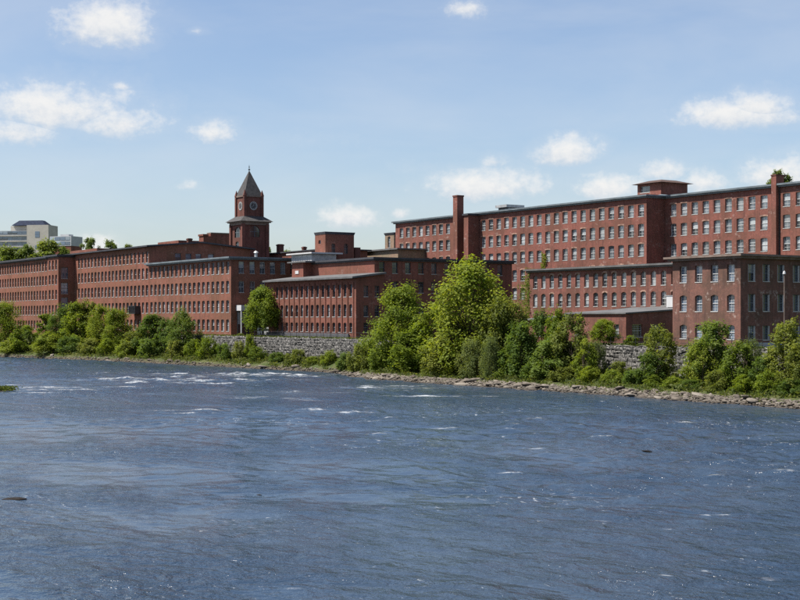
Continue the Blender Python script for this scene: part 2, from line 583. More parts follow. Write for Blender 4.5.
def gz(s, p):
    a, b = shore(s), wallp(s)
    w_ = band(s)
    foot = 2.3 if s < 306 else 2.3 + 2.5 * min(1, (s - 306) / 30)
    if p <= a: return max(-1.5, -0.35 * (a - p))
    if p <= a + w_: return 0.72 * min((p - a) / w_, 1) ** 0.8
    if p < b - 0.05: return 0.72 + (foot - 0.72) * (p - a - w_) / max(0.5, b - a - w_)
    return hill(s, p)


def ground_material(g):
    P = pos(g)
    n = g.noise(P, 0.35, 6, 0.65)
    f = g.noise(P, 3.0, 4, 0.7)
    c = g.mix(g.step(n, 0.4, 0.62), (0.040, 0.062, 0.016), (0.080, 0.085, 0.032))
    c = g.mix(g.step(f, 0.35, 0.75, 0, 0.5), c, (0.10, 0.085, 0.058))
    low = g.step(g.math('ADD', g.sep(P)[2], g.math('MULTIPLY', f, 0.8)), 0.5, 1.2)
    rocky = g.mix(g.step(f, 0.3, 0.7), (0.035, 0.030, 0.023), (0.105, 0.086, 0.066))
    c = g.mix(low, rocky, c)
    bump = g.new('ShaderNodeBump')
    bump.inputs['Strength'].default_value = 0.7
    bump.inputs['Distance'].default_value = 0.2
    g.put(bump.inputs['Height'], f)
    return principled(g, c, 0.95, 0.1, 0, bump.outputs[0])


gm = MB()
ss = [-3000, -1200, -500, -200, -60, 20] + list(np.arange(60, 480, 2.5)) + [520, 600, 750, 1000, 1600, 3000]
prev = None
rows = []
for s in ss:
    a, b = shore(s), wallp(s)
    ps = [-3000, -400, -90, -80, -70, 0, a - 6, a - 2, a, a + .7, a + 1.6, a + 2.6, a + 3.6]
    ps += [a + 3.6 + (b - .06 - a - 3.6) * k / 5 for k in range(1, 6)] + [b + .25, b + 4, b + 20, 180, 215, 240, 275, 320, 380, 440, 700, 1500, 3000]
    row = []
    for k, p in enumerate(ps):
        if k < 5: z = [5, 5, 4, 2, -1.5][k]
        elif k == 5: z = -1.5
        else:
            z = gz(s, p)
            if 9 <= k <= 16: z += random.uniform(-0.16, 0.16)
        row.append((-s, p, z))
    rows.append(row)
nv = len(rows[0])
gm.v = [q for r in rows for q in r]
for i in range(len(rows) - 1):
    for j in range(nv - 1):
        A = i * nv + j
        gm.f.append((A, A + 1, A + nv + 1, A + nv)); gm.m.append(0)
ground = gm.build('ground', material('bank_earth', ground_material))
tag(ground, 'earth and grass ground of the riverbank and mill yard', None, None, 'structure')

# ------------------------------------------------------------------ water
def water_material(g):
    P = pos(g)
    s = g.sep(P)
    flow = g.comb(g.math('MULTIPLY', s[0], 0.8), s[1], s[2])
    n1 = g.noise(flow, 0.95, 4, 0.62, 0.35)
    n2 = g.noise(flow, 3.1, 3, 0.6, 0.2)
    n3 = g.noise(flow, 0.38, 3, 0.55, 0.4)
    slick = g.new('ShaderNodeAttribute', attribute_name='slick').outputs['Fac']
    calm = g.step(g.math('SUBTRACT', g.noise(g.comb(g.math('MULTIPLY', s[0], 0.55), s[1], 0.0), 0.085, 4, 0.62, 0.5), g.math('MULTIPLY', slick, 0.30)), 0.26, 0.64, 0.12, 1.45)
    h = g.math('ADD', g.math('ADD', g.math('MULTIPLY', n1, 0.86), g.math('MULTIPLY', n2, 0.15)), g.math('MULTIPLY', n3, 0.60))
    h = g.math('MULTIPLY', h, calm)
    bump = g.new('ShaderNodeBump')
    bump.inputs['Strength'].default_value = 1.0
    bump.inputs['Distance'].default_value = 0.50
    g.put(bump.inputs['Height'], h)
    silt = g.noise(P, 0.05, 4, 0.6)
    body = g.mix(g.step(silt, 0.38, 0.66), (0.018, 0.035, 0.062), (0.030, 0.047, 0.072))
    wat = principled(g, body, 0.17, 0.5, 0, bump.outputs[0], 1.42)
    att = g.new('ShaderNodeAttribute', attribute_name='foam').outputs['Fac']
    fn = g.noise(flow, 1.9, 6, 0.78, 0.6)
    fo = g.math('MULTIPLY', g.step(att, 0.12, 0.75), g.step(g.math('ADD', fn, g.math('MULTIPLY', att, 0.20)), 0.50, 0.70))
    brk = g.noise(g.comb(s[0], g.math('MULTIPLY', s[1], 0.8), 7.0), 0.55, 4, 0.65, 0.4)
    fo = g.math('MULTIPLY', fo, g.step(brk, 0.36, 0.56))
    spk = g.noise(g.comb(g.math('MULTIPLY', s[0], 1.1), g.math('MULTIPLY', s[1], 1.6), 0.0), 1.3, 4, 0.7, 0.6)
    spm = g.noise(P, 0.07, 3, 0.6)
    spk = g.math('MULTIPLY', g.step(g.math('ADD', spk, g.math('MULTIPLY', g.math('SUBTRACT', spm, 0.5), 0.45)), 0.655, 0.78), 0.6)
    fo = g.math('MAXIMUM', g.math('MULTIPLY', fo, 0.82), spk)
    white = principled(g, g.mix(fn, (0.26, 0.28, 0.30), (0.54, 0.56, 0.57)), 0.7, 0.2)
    mx = g.new('ShaderNodeMixShader')
    g.put(mx.inputs[0], fo); g.put(mx.inputs[1], wat); g.put(mx.inputs[2], white)
    return mx.outputs[0]


def field(nx, ny, stepm, lo, hi, seed, aniso=1.0, slope=2.2):
    r = np.random.default_rng(seed)
    f = np.fft.rfft2(r.standard_normal((ny, nx)))
    kx = np.fft.rfftfreq(nx, stepm)[None, :] * aniso
    ky = np.fft.fftfreq(ny, stepm)[:, None]
    k = np.sqrt(kx ** 2 + ky ** 2) + 1e-9
    amp = np.where((k > 1 / hi) & (k < 1 / lo), k ** (-slope), 0)
    out = np.fft.irfft2(f * amp, s=(ny, nx))
    return out / (out.std() + 1e-9)


ST_W = 0.5
fx = np.arange(-400, 4, ST_W)
fy = np.arange(8, 130, ST_W)
nx, ny = len(fx), len(fy)
hgt = 0.055 * field(nx, ny, ST_W, 1.2, 7.0, 3, 1.0, 1.6)
patch = field(nx, ny, ST_W, 25, 160, 4)
hgt *= np.clip(0.8 + 0.35 * patch, 0.35, 1.6)
GX, GY = np.meshgrid(fx, fy)
rap = np.zeros_like(GX)
RAPIDS = [(175, 380.5, 44, 4.5, 0.34), (250, 375.5, 40, 3.2, 0.40), (60, 388, 26, 4.5, 0.30), (390, 388, 16, 4, 0.32), (445, 396, 12, 3, 0.30), (330, 412, 12, 3, 0.28)]
rr_ = random.Random(5)      # white water: photo column and row, half length and half depth (m), strength
for px, py, n_, sx_, sy_, st in [(175, 380.5, 26, 70, 3.2, .85), (255, 374.8, 22, 60, 1.3, .95), (50, 388, 12, 45, 3.0, .75), (385, 387, 9, 22, 2.2, .9), (445, 396, 8, 25, 1.6, .85),
                                 (330, 412, 7, 25, 2.0, .75), (240, 395, 12, 90, 6, .55), (200, 412, 3, 12, 1.5, .7), (120, 372, 8, 60, 3, .5)]:
    for k in range(n_):
        RAPIDS.append((rr_.gauss(px, sx_ * .6), max(365, rr_.gauss(py, sy_ * .6)), rr_.uniform(2.0, 9.0), rr_.uniform(.5, 1.5), st * rr_.uniform(.5, 1.0)))
for k in range(70):
    py = 385 + 205 * rr_.random() ** 1.5
    t_ = CAM_H * FPX / (py - HORIZON)
    RAPIDS.append((rr_.uniform(330, 800) if k < 58 else rr_.uniform(20, 400), py, rr_.uniform(.5, 2.2) * t_ / 110, rr_.uniform(.12, .38) * t_ / 110, rr_.uniform(.35, .72)))
for px, py, hl, hd, st in RAPIDS:
    t = CAM_H * FPX / (py - HORIZON)
    u = (px - 400) / FPX
    cx, cy = t * (-CT + ST * u), t * (ST + CT * u)
    # streaks run across the view along the riffle line: along image-horizontal on the water
    ax, ay = ST, CT
    la = (GX - cx) * ax + (GY - cy) * ay
    lb = (GX - cx) * -ay + (GY - cy) * ax
    rap = np.maximum(rap, st * np.exp(-(la / (hl * .8)) ** 2 - (lb / hd) ** 2))
caps = field(nx, ny, ST_W, 1.6, 7, 9, 1.2)
foam = np.clip(rap + 0.13 * caps * np.clip(rap * 2.2, 0, 1), 0, 1)
far = np.clip((np.hypot(GX, GY) - 90) / 120, 0, 1)
foam = np.maximum(foam, np.clip((hgt / 0.055 - 3.2 + 0.3 * far) * 0.8, 0, 0.5) * np.clip(0.6 + .5 * patch, 0, 1))
hgt += 0.16 * rap * caps * 0.8
slick = np.zeros_like(GX)
for px, py, hl, hd, st in [(90, 470, 22, 12, .9), (170, 520, 10, 7, .8), (60, 560, 8, 6, .7), (130, 430, 28, 14, .8), (300, 500, 14, 6, .5), (20, 420, 24, 14, .7), (420, 560, 8, 4, .35)]:
    t = CAM_H * FPX / (py - HORIZON); u = (px - 400) / FPX
    la = (GX - t * (-CT + ST * u)) * ST + (GY - t * (ST + CT * u)) * CT
    lb = (GX - t * (-CT + ST * u)) * -CT + (GY - t * (ST + CT * u)) * ST
    slick = np.maximum(slick, st * np.exp(-(la / hl) ** 2 - (lb / hd) ** 2))
slick = np.clip(slick + 0.12 * patch * (slick > .05), 0, 1)
hgt *= 1 - 0.35 * slick
edge = np.minimum.reduce([GX - fx[0], fx[-1] - GX, GY - fy[0], fy[-1] - GY])
hgt *= np.clip(edge / 8, 0, 1)
xs = np.concatenate([[-3000, -1500, -800, -500], fx, [20, 80, 300, 1000, 3000]])
ys = np.concatenate([[-78, -40, -10], fy, [131, 133.0]])
H = np.zeros((len(ys), len(xs)))
F = np.zeros_like(H)
SL = np.zeros_like(H)
SL[3:3 + ny, 4:4 + nx] = slick
H[3:3 + ny, 4:4 + nx] = hgt
F[3:3 + ny, 4:4 + nx] = foam
WX, WY = np.meshgrid(xs, ys)
co = np.stack([WX, WY, H], -1).reshape(-1, 3)
NX, NY = len(xs), len(ys)
ii, jj = np.meshgrid(np.arange(NX - 1), np.arange(NY - 1))
q0 = (jj * NX + ii).ravel()
quads = np.stack([q0, q0 + 1, q0 + NX + 1, q0 + NX], -1)


def mesh_np(name, co, quads, mats, attrs=None, smooth=False):
    me = bpy.data.meshes.new(name)
    k = quads.shape[1]
    me.vertices.add(len(co)); me.loops.add(quads.size); me.polygons.add(len(quads))
    me.vertices.foreach_set('co', co.astype(np.float32).ravel())
    me.loops.foreach_set('vertex_index', quads.astype(np.int32).ravel())
    me.polygons.foreach_set('loop_start', np.arange(0, quads.size, k, dtype=np.int32))
    if smooth: me.polygons.foreach_set('use_smooth', np.ones(len(quads), bool))
    for m in (mats if isinstance(mats, (list, tuple)) else [mats]): me.materials.append(m)
    for an, vals in (attrs or {}).items():
        at = me.attributes.new(an, 'FLOAT', 'POINT')
        at.data.foreach_set('value', vals.astype(np.float32).ravel())
    me.update(calc_edges=True)
    me.validate()
    return me


water = link('river_water', mesh_np('river_water', co, quads, material('river_water', water_material), {'foam': F, 'slick': SL}, True))
tag(water, 'rippled blue river water with white riffles', None, None, 'structure')

# ------------------------------------------------------------------ stone retaining wall
def stone_material(g):
    P = pos(g)
    oi = g.math('FRACT', g.math('ADD', g.new('ShaderNodeObjectInfo').outputs['Random'], g.new('ShaderNodeNewGeometry').outputs['Random Per Island']))
    n = g.noise(P, 1.3, 5, 0.7)
    big = g.noise(P, 0.9, 1, 0.5)
    c = g.mix(g.step(n, 0.3, 0.7), (0.05, 0.048, 0.046), (0.175, 0.167, 0.155))
    c = g.mix(g.step(oi, 0.6, 1.0, 0, 0.6), c, (0.25, 0.238, 0.22))
    c = g.mix(g.step(oi, 0.45, 0.0, 0, 0.75), c, (0.05, 0.048, 0.045))
    return principled(g, c, 0.9, 0.15)


STONE = material('wall_stone', stone_material)
MORTAR = plain('dark_joint', (0.075, 0.072, 0.068), 0.95, 0.1, 0, 0.3, 2.0)
rw = thing('stone_retaining_wall', 'long grey fieldstone retaining wall under the brick mills', 'wall', (-200, 132, 2))
SECT = [(95, 150), (150, 205), (205, 240), (240, 300)]
back = MB()
stone_meshes = []
for k in range(8):
    m = MB()
    j = lambda v, r=.06: v + random.uniform(-r, r)
    fr = [(j(-.44), -.16, j(-.42)), (j(.44), -.16, j(-.42)), (j(.44), -.16, j(.42)), (j(-.44), -.16, j(.42))]
    mid = [(-.5, 0, -.5), (.5, 0, -.5), (.5, 0, .5), (-.5, 0, .5)]
    c = (random.uniform(-.15, .15), -.24, random.uniform(-.15, .15))
    for q in range(4):
        r = (q + 1) % 4
        m.face([mid[q], mid[r], fr[r], fr[q]])
        m.face([fr[q], fr[r], c])
    stone_meshes.append(m.mesh('stone', STONE))
rest = MB()
n_stone = 0
for s0, s1 in SECT:
    a = Vector((-s1, wallp(s1), 0)); b = Vector((-s0, wallp(s0), 0))
    L = (b - a).length
    d = (b - a) / L
    nrm = Vector((d.y, -d.x, 0))
    for qa, qb in ((0, L),):
        A, B = a - nrm * 0.02, b - nrm * 0.02
        A2, B2 = a - nrm * 0.5, b - nrm * 0.5
        back.face([(A.x, A.y, 0.8), (B.x, B.y, 0.8), (B.x, B.y, GZ + 0.05), (A.x, A.y, GZ + 0.05)])
        back.face([(A.x, A.y, GZ + 0.05), (B.x, B.y, GZ + 0.05), (B2.x, B2.y, GZ + 0.05), (A2.x, A2.y, GZ + 0.05)])
    z = 1.3
    while z < GZ + .1:
        h = random.uniform(.28, .66)
        if z + h > GZ: h = GZ + .14 - z
        s = random.uniform(-.3, 0)
        while s < L:
            wd = random.uniform(.3, 1.15) if h > .25 else random.uniform(.8, 1.8)
            c = a + d * (s + wd / 2)
            zz = z + h / 2 + random.uniform(-.06, .06)
            hh = h * random.uniform(.60, 1.30)
            tilt = random.uniform(-.32, .32)
            ang = math.atan2(d.y, d.x)
            sm = random.choice(stone_meshes)
            prom = -c.x
            visible = (128 < prom < 151 and zz > 2.2)
            dep = random.uniform(.5, 1.1)
            if visible and n_stone < 300:
                o = link('stone', sm, rw)
                o.location = (c.x + 200, c.y - 132, zz - 2)
                o.rotation_euler = (0, tilt, ang)
                o.scale = (wd * .97, dep, hh)
                n_stone += 1
            else:
                i = len(rest.v)
                for v in sm.vertices:
                    q = Vector((v.co.x * wd * .97, v.co.y * dep, v.co.z * hh))
                    q = Vector((q.x * math.cos(tilt) + q.z * math.sin(tilt), q.y, q.z * math.cos(tilt) - q.x * math.sin(tilt)))
                    rest.v.append((c.x + q.x * d.x - q.y * nrm.x, c.y + q.x * d.y - q.y * nrm.y, zz + q.z))
                for pg in sm.polygons:
                    rest.f.append(tuple(i + x for x in pg.vertices)); rest.m.append(0)
            s += wd
        z += h
for s0, s1 in SECT:
    a = Vector((-s1, wallp(s1), 0)); b = Vector((-s0, wallp(s0), 0))
    L = (b - a).length; d = (b - a) / L; nrm = Vector((d.y, -d.x, 0))
    for k in range(int(L * 2.6)):
        sm = random.choice(stone_meshes)
        wd, hh, tilt, dep = random.uniform(.35, 1.15), random.uniform(.3, .85), random.uniform(-.5, .5), random.uniform(.9, 1.5)
        c = a + d * random.uniform(.6, L - .6); zz = random.uniform(1.5, GZ - .25)
        i = len(rest.v)
        for v in sm.vertices:
            q = Vector((v.co.x * wd, v.co.y * dep, v.co.z * hh))
            q = Vector((q.x * math.cos(tilt) + q.z * math.sin(tilt), q.y, q.z * math.cos(tilt) - q.x * math.sin(tilt)))
            rest.v.append((c.x + q.x * d.x - q.y * nrm.x, c.y + q.x * d.y - q.y * nrm.y, zz + q.z))
        for pg in sm.polygons:
            rest.f.append(tuple(i + x for x in pg.vertices)); rest.m.append(0)
local(rw, back).build('wall_core', MORTAR, rw)
tag(local(rw, rest).build('rubble_stones', STONE, rw), None, None, None, 'stuff')

# ------------------------------------------------------------------ the mills
ROWS_A = [(23.55, 2.8, 0), (19.5, 2.8, .12), (15.35, 2.8, .12), (11.1, 2.8, .12), (7.0, 2.6, .12)]
# upstream mill at the left edge of the picture
pA = 130.5
xa1 = XP(47.5, pA)
xs_ = [XP(46.0, pA) - 2.54 * k for k in range(26)]
mill('brick_mill', 'long orange brick mill upstream of the dark stair tower', xs_[-1] - 3, xa1, pA, 25, GZ - 2, 27.0, BR_A, xs_, 1.45,
     [(z - .3, h, a) for z, h, a in ROWS_A], style='grey', gl=G_DARK, roof=(0.9, 0.5, SLATE, 0.0))
# stair tower between the two long mills
pT = 129.3
xt0, xt1 = XP(47.5, pT) + .05, XP(58.3, pT)
zt = ZP(58.3, 256.0, pT)
ends = [PE(64.5, xt1)]
mill('brick_stair_tower', 'dark ended brick stair tower joining the two leftmost long mills', xt0, xt1, pT, 12, GZ - 2, zt, BR_A,
     [xt0 + (xt1 - xt0) * k for k in (.2, .5, .8)], 1.45, [(z - .3, h, a) for z, h, a in ROWS_A],
     ends, 2.0, [(z + 1.2, 3.2, 0) for z in (7.0, 11.3, 15.4, 19.6)], style='grey', gl=G_DARK, estyle='dim', egl=G_BLUE, roof=(0.55, 0.45, SLATE, 0.0))
# second long mill with the low gable end
pA2 = 134.0
xa20, xa21 = XP(58.3, pA2), XP(149, pA2)
xs_ = [XP(147, pA2) - 2.54 * k for k in range(21)]
xs_ = [x for x in xs_ if x > XP(76.3, pA2)]
zA2 = ZP(149, 246.8, pA2)
ge = [PE(q, xa21) for q in (178, 188.5, 198.5, 211)]
a2 = mill('brick_mill', 'long orange brick mill with low gable end beside the clock tower', xa20, xa21, pA2, 27.7, GZ - 2, zA2, BR_A, xs_, 1.45, ROWS_A,
          ge, 1.6, [(24.2, 1.9, 0)], style='grey', gl=G_DARK, estyle='dim', egl=G_BLUE, roof=(0.95, 0.36, SLATE, 1.3), esill=False)
bx = XP(137.5, pA2)
m = MB()
m.box(bx - 2.2, bx + 2.0, pA2 - 1.5, pA2 - .02, 11.0, 11.25)
for k in range(12): m.box(bx - 2.2 + k * .37, bx - 2.08 + k * .37, pA2 - 1.5, pA2 - 1.42, 11.25, 13.0)
m.box(bx - 2.2, bx + 2.0, pA2 - 1.52, pA2 - 1.40, 12.9, 13.05)
m.box(bx - 2.2, bx - 2.1, pA2 - 1.4, pA2 - .03, 11.25, 13.0)
m.box(bx + 1.9, bx + 2.0, pA2 - 1.4, pA2 - .03, 11.25, 13.0)
m.box(bx - 1.9, bx + 1.7, pA2 - 1.1, pA2 - .05, 11.26, 12.7)
local(a2, m).build('fire_escape', IRON, a2)
# penthouse on its roof near the stair tower
x0, x1 = XP(70, 145), XP(97, 145)
block(a2, 'penthouse', BR_F, x0, x1, 145, 151, zA2 - 1, ZP(90, 249.0, 145))
# third: lower mill with sunlit front and shaded end
pB = 133.8
xb0, xb1 = xa21 + .6, XP(231, pB)
zB = ZP(231, 258.2, pB)
xs_ = spread(XP(151.5, pB), XP(227.6, pB), 2.5)
eb = [PE(q, xb1) for q in (241.5, 252.3, 262.5, 272.7, 283, 293)]
ROWS_B = [(19.6, 2.75, 0), (15.4, 2.75, .12), (11.15, 2.75, .12), (7.0, 2.7, .12)]
b = mill('brick_mill', 'four storey brick mill with shaded end behind the round tree', xb0, xb1, pB, 25, GZ - 1.5, zB, BR_A, xs_, 1.45, ROWS_B,
         eb, 1.35, [(19.7, 2.7, 0), (15.5, 2.6, 0)], style='grey', gl=G_PALE, estyle='grey', egl=G_PALE, roof=(1.0, 0.36, COPPER, 0.0))
ye = PE(242.5, xb1)
can = MB(); can.box(xb1 + .02, xb1 + 2.6, ye - 1.6, ye + 2.9, 11.6, 12.8)
local(b, can).build('entrance_canopy', WHITE, b)
dm = MB()
dm.box(xb1 - .05, xb1 + .06, ye - 1.3, ye + 1.6, GZ, 11.5)
dr = local(b, dm).build('door', FR_DARK, b)
for k in range(3):
    g_ = MB(); g_.box(xb1 + .062, xb1 + .09, ye - 1.15 + k * .92, ye - .35 + k * .92, GZ + .3, 11.2)
    local(b, g_).build('pane', G_BLUE, dr)
for k in (-1.4, 2.7):
    c_ = MB(); c_.tube((xb1 + 2.3, ye + k, GZ - .3), (xb1 + 2.3, ye + k, 11.6), .16, .16, 10)
    local(b, c_).build('column', WHITE, b)
v_ = MB()
xv = XP(257, 140)
v_.tube((xb1 - 3, PE(256, xb1 - 3), zB), (xb1 - 3, PE(256, xb1 - 3), zB + 1.5), .35, .35, 10)
v_.tube((xb1 - 3, PE(256, xb1 - 3), zB + 1.5), (xb1 - 3, PE(256, xb1 - 3), zB + 1.9), .6, .25, 10)
local(b, v_).build('roof_vent', STEEL, b)

# fourth: narrow front range with brick pilasters and its taller mill behind
pF = 137.0
xf0, xf1 = XP(268.5, pF), XP(356, pF)
zF = ZP(356, 278.3, pF)
xs_ = spread(XP(277, pF), XP(350.7, pF), 2.17)
pD = 143.5
f = mill('brick_mill', 'low three storey red brick mill with pilasters above the stone wall', xf0, xf1, pF, pD - pF - .05, GZ - .5, zF, BR_F, xs_, 1.12,
         [(14.0, 2.45, 0), (10.15, 2.5, .15), (7.15, 1.95, .15)], [PE(366, xf1), PE(377, xf1)], 1.1, [(14.0, 2.2, 0), (10.2, 2.2, 0), (7.2, 1.9, 0)],
         style='dark', gl=G_DARK, estyle='dim', egl=G_DIM, roof=None)
step_ = xs_[1] - xs_[0]
pil = MB(); pil.box(-.17, .17, -.16, .02, 0, zF - .7 - (GZ - .5))
pil_m = pil.mesh('pilaster', BR_F)
for k in range(len(xs_) + 1):
    o = link('pilaster', pil_m, f)
    o.location = (xs_[0] - step_ / 2 + step_ * k - f.location.x, pF - f.location.y, 0)
r = MB()
zr = ZP(385, 272.0, pF + 3)
for pts in ([(xf0 - .6, pF - 1.15, zF), (xf1 + .6, pF - 1.15, zF), (xf1 + .6, pD - .04, zr - .15), (xf0 - .6, pD - .04, zr - .15)],
            [(xf0 - .6, pF - 1.15, zF + .35), (xf1 + .6, pF - 1.15, zF + .35), (xf1 + .6, pD - .04, zr + .2), (xf0 - .6, pD - .04, zr + .2)]):
    r.face(pts)
for xx in (xf0 - .6, xf1 + .6):
    r.face([(xx, pF - 1.15, zF), (xx, pF - 1.15, zF + .35), (xx, pD - .04, zr + .2), (xx, pD - .04, zr - .15)])
r.face([(xf0 - .6, pF - 1.15, zF), (xf1 + .6, pF - 1.15, zF), (xf1 + .6, pF - 1.15, zF + .35), (xf0 - .6, pF - 1.15, zF + .35)])
local(f, r).build('roof', ROOF_GREY, f)
g_ = MB()
g_.face([(xf1, pF, zF), (xf1, pD - .05, zF), (xf1, pD - .05, zr - .16)])
local(f, g_).build('gable', BR_F, f)
block(f, 'plinth', GRANITE, xf0 - .1, xf1 - 2.2, pF - .45, pF - .17, GZ - .4, 7.02)

xd1 = XP(374.5, pD)
zD = ZP(374.5, 259.0, pD)
pdD = PE(512, xd1) - pD
xd0 = XP(312, pD)
de = [PE(q, xd1) for q in (382, 395, 408, 421, 434, 447, 460, 473.5, 487, 500)]
d_ = mill('brick_mill', 'brick mill whose dark windowed end stands behind the tallest tree', xd0 - 6, xd1, pD, pdD, GZ - 1, zD, BR_F, [], 1, [],
          de, 1.35, [(18.7, 2.3, 0), (14.9, 2.3, 0), (11.0, 2.3, 0)], gl=G_DIM, estyle='dim', egl=G_DIM, roof=(0.6, 0.38, SLATE, 0.0))
# projecting bay, glazed penthouse and hoist tower on this mill
bx0, bx1 = XP(292, 141.3), XP(303.3, 141.3)
block(d_, 'projecting_bay', BR_F, bx0, bx1, 141.3, pD + 2, GZ, ZP(303, 262.6, 141.3))
block(d_, 'bay_roof', ROOF_GREY, bx0 - .9, bx1 + 2.2, 140.6, pD + 3, ZP(303, 262.6, 141.3) + .003, ZP(303, 261.2, 141.3))
wb = MB(); wb.box(XP(295.5, 141.3), XP(298.8, 141.3), 141.2, 141.32, ZP(297, 274, 141.3), ZP(297, 270.8, 141.3))
local(d_, wb).build('window', WHITE, d_)
px0, px1 = XP(291.5, 147), XP(312, 147)
gp = block(d_, 'glazed_penthouse', STEEL, px0, px1, 147, 153, zD + .3, ZP(300, 254.6, 147))
nP = 9
pm = MB(); pm.box(-.42, .42, -.04, .01, 0.25, 1.35)
pmm = pm.mesh('panel', CONC_GREY)
for k in range(nP):
    o = link('panel', pmm, gp)
    o.location = (px0 + (px1 - px0) * (k + .5) / nP - d_.location.x, 147 - d_.location.y, zD + .35 - d_.location.z)
block(d_, 'penthouse_roof', WHITE, px0 - 1, px1 + 1.2, 146.2, 154, ZP(300, 254.6, 147) + .003, ZP(300, 253.2, 147))
pI = 151.0
ix1 = XP(325.3, pI)
ix0 = XP(315, pI)
zi = ZP(325, 232.6, pI)
ipd = PE(354, ix1) - pI
it = mill('hoist_tower', 'square flat topped brick hoist tower rising behind the pilastered mill', ix0, ix1, pI, ipd, zD - 1.2, zi, BR_F,
          [XP(319.6, pI)], 1.1, [(ZP(320, 243.8, pI), .85, .2)], [PE(333.5, ix1), PE(346, ix1)], 1.0, [(ZP(340, 252, pI), 2.2, .2)], gl=G_BLUE, style='dark', egl=G_DIM,
          estyle='dim', roof=(0.18, 0.22, SLATE, 0.0), sill=False, esill=False)
yy = PE(356, ix1)
block(d_, 'chimney_block', BR_T, ix1 - 2, ix1 - .2, PE(355.6, ix1), PE(361, ix1), zD, ZP(357, 246, pI + 5))
# low roofs and little chimneys behind
t = thing('brick_mill', 'low flat brick building seen between the hoist tower and upper mill', 'building', (XP(375, 186), 190, GZ))
x0, x1 = XP(352, 186), XP(398, 186)
block(t, 'wall', BR_P, x0, x1, 186, 200, GZ, ZP(375, 251.2, 186))
block(t, 'roof', ROOF_GREY, x0 - .6, x1 + .6, 185.4, 201, ZP(375, 251.2, 186) + .003, ZP(375, 249.8, 186))
t = mill('brick_block', 'small buff brick block with one tall window beside the upper mill', XP(385, 205), XP(394, 205), 205, 8, 14, ZP(390, 233.6, 205), BR_P,
         [XP(389, 205)], 1.3, [(ZP(389, 248, 205), 3.2, .2)], gl=G_PALE, style='white', roof=(.25, .25, SLATE, 0))
t = thing('brick_shed', 'low roofed brick range behind the shaded mill end near its chimney', 'building', (XP(300, 172), 176, GZ))
x0, x1 = XP(266, 172), XP(326, 172)
block(t, 'wall', BR_F, x0, x1, 172, 184, GZ, ZP(300, 251.8, 172))
rf = block(t, 'roof', SLATE, x0 - .5, x1 + .5, 171.5, 185, ZP(300, 251.8, 172) + .003, ZP(300, 250.6, 172))


def chimney(parent_t, parent, px, p, top_y, wpx, zb, mat=BR_T):
    x0, x1 = XP(px - wpx / 2, p), XP(px, p)
    wd = max(.7, x1 - x0)
    zt_ = ZP(px, top_y, p)
    m = MB()
    m.box(x1 - wd, x1, p, p + wd, zb, zt_ - .45)
    m.box(x1 - wd - .12, x1 + .12, p - .12, p + wd + .12, zt_ - .45, zt_ - .12)
    m.box(x1 - wd + .1, x1 - .1, p + .1, p + wd - .1, zt_ - .12, zt_)
    return local(parent_t, m).build('chimney', mat, parent)


chimney(t, rf, 279, 172.5, 244.0, 5, ZP(279, 252, 172))
chimney(t, rf, 303.5, 174, 246.5, 3.4, ZP(303, 252, 172))

# ------------------------------------------------------------------ clock tower
pC = 162.2
xc1 = XP(243, pC)
wid = xc1 - XP(231.5, pC)
yc1 = PE(267, xc1)
wdy = yc1 - pC
ct = thing('clock_tower', 'brick clock tower with slate pyramid roof and two clock faces', 'tower', (xc1 - wid / 2, pC + wdy / 2, GZ))
tcx, tcy = xc1 - wid / 2, pC + wdy / 2
kz = depth(243, pC) / FPX
Z = lambda py: CAM_H + (HORIZON - py) * kz
m = MB()
fo = facade(m, (xc1 - wid, pC, 0), (1, 0, 0), (0, -1, 0), wid, GZ, Z(222), [(wid * .28, wid * .72, Z(237), Z(226), .9), (wid * .36, wid * .64, Z(246.5), Z(241), .2)])
eo = facade(m, (xc1, pC, 0), (0, 1, 0), (1, 0, 0), wdy, GZ, Z(222), [(wdy * .28, wdy * .70, Z(236.5), Z(225), 1.1)])
m.box(xc1 - wid, xc1 - .5, pC + .5, pC + wdy, GZ, Z(222))
local(ct, m).build('wall', BR_T, ct)
for k in ((xc1 - wid * .5, pC + .25, Z(237), wid * .44, Z(226) - Z(237), 0), (xc1 - wid * .5, pC + .25, Z(246.5), wid * .28, Z(241) - Z(246.5), 0), (xc1 - .25, pC + wdy * .49, Z(236.5), wdy * .42, Z(225) - Z(236.5), 1)):
    q = MB()
    x_, y_, z_, w_, h_, e_ = k
    if e_: q.box(x_ - .04, x_ + .02, y_ - w_ / 2, y_ + w_ / 2, z_, z_ + h_)
    else: q.box(x_ - w_ / 2, x_ + w_ / 2, y_ - .02, y_ + .04, z_, z_ + h_)
    wn = local(ct, q).build('window', G_DIM, ct)
    s_ = MB()
    if e_:
        s_.box(x_ + .025, x_ + .10, y_ - .06, y_ + .06, z_, z_ + h_)
        s_.box(x_ + .022, x_ + .09, y_ - w_ / 2, y_ + w_ / 2, z_ + h_ * .45, z_ + h_ * .45 + .12)
    else:
        s_.box(x_ - .06, x_ + .06, y_ - .10, y_ - .025, z_, z_ + h_)
        s_.box(x_ - w_ / 2, x_ + w_ / 2, y_ - .09, y_ - .022, z_ + h_ * .45, z_ + h_ * .45 + .12)
    local(ct, s_).build('frame', FR_DARK, wn)
for (cx_, cy_) in ((tcx - wid / 2, tcy - wdy / 2), (tcx + wid / 2, tcy - wdy / 2), (tcx + wid / 2, tcy + wdy / 2)):
    q = MB(); q.box(cx_ - .45, cx_ + .45, cy_ - .45, cy_ + .45, GZ, Z(223.5))
    local(ct, q).build('corner_pier', BR_T, ct)


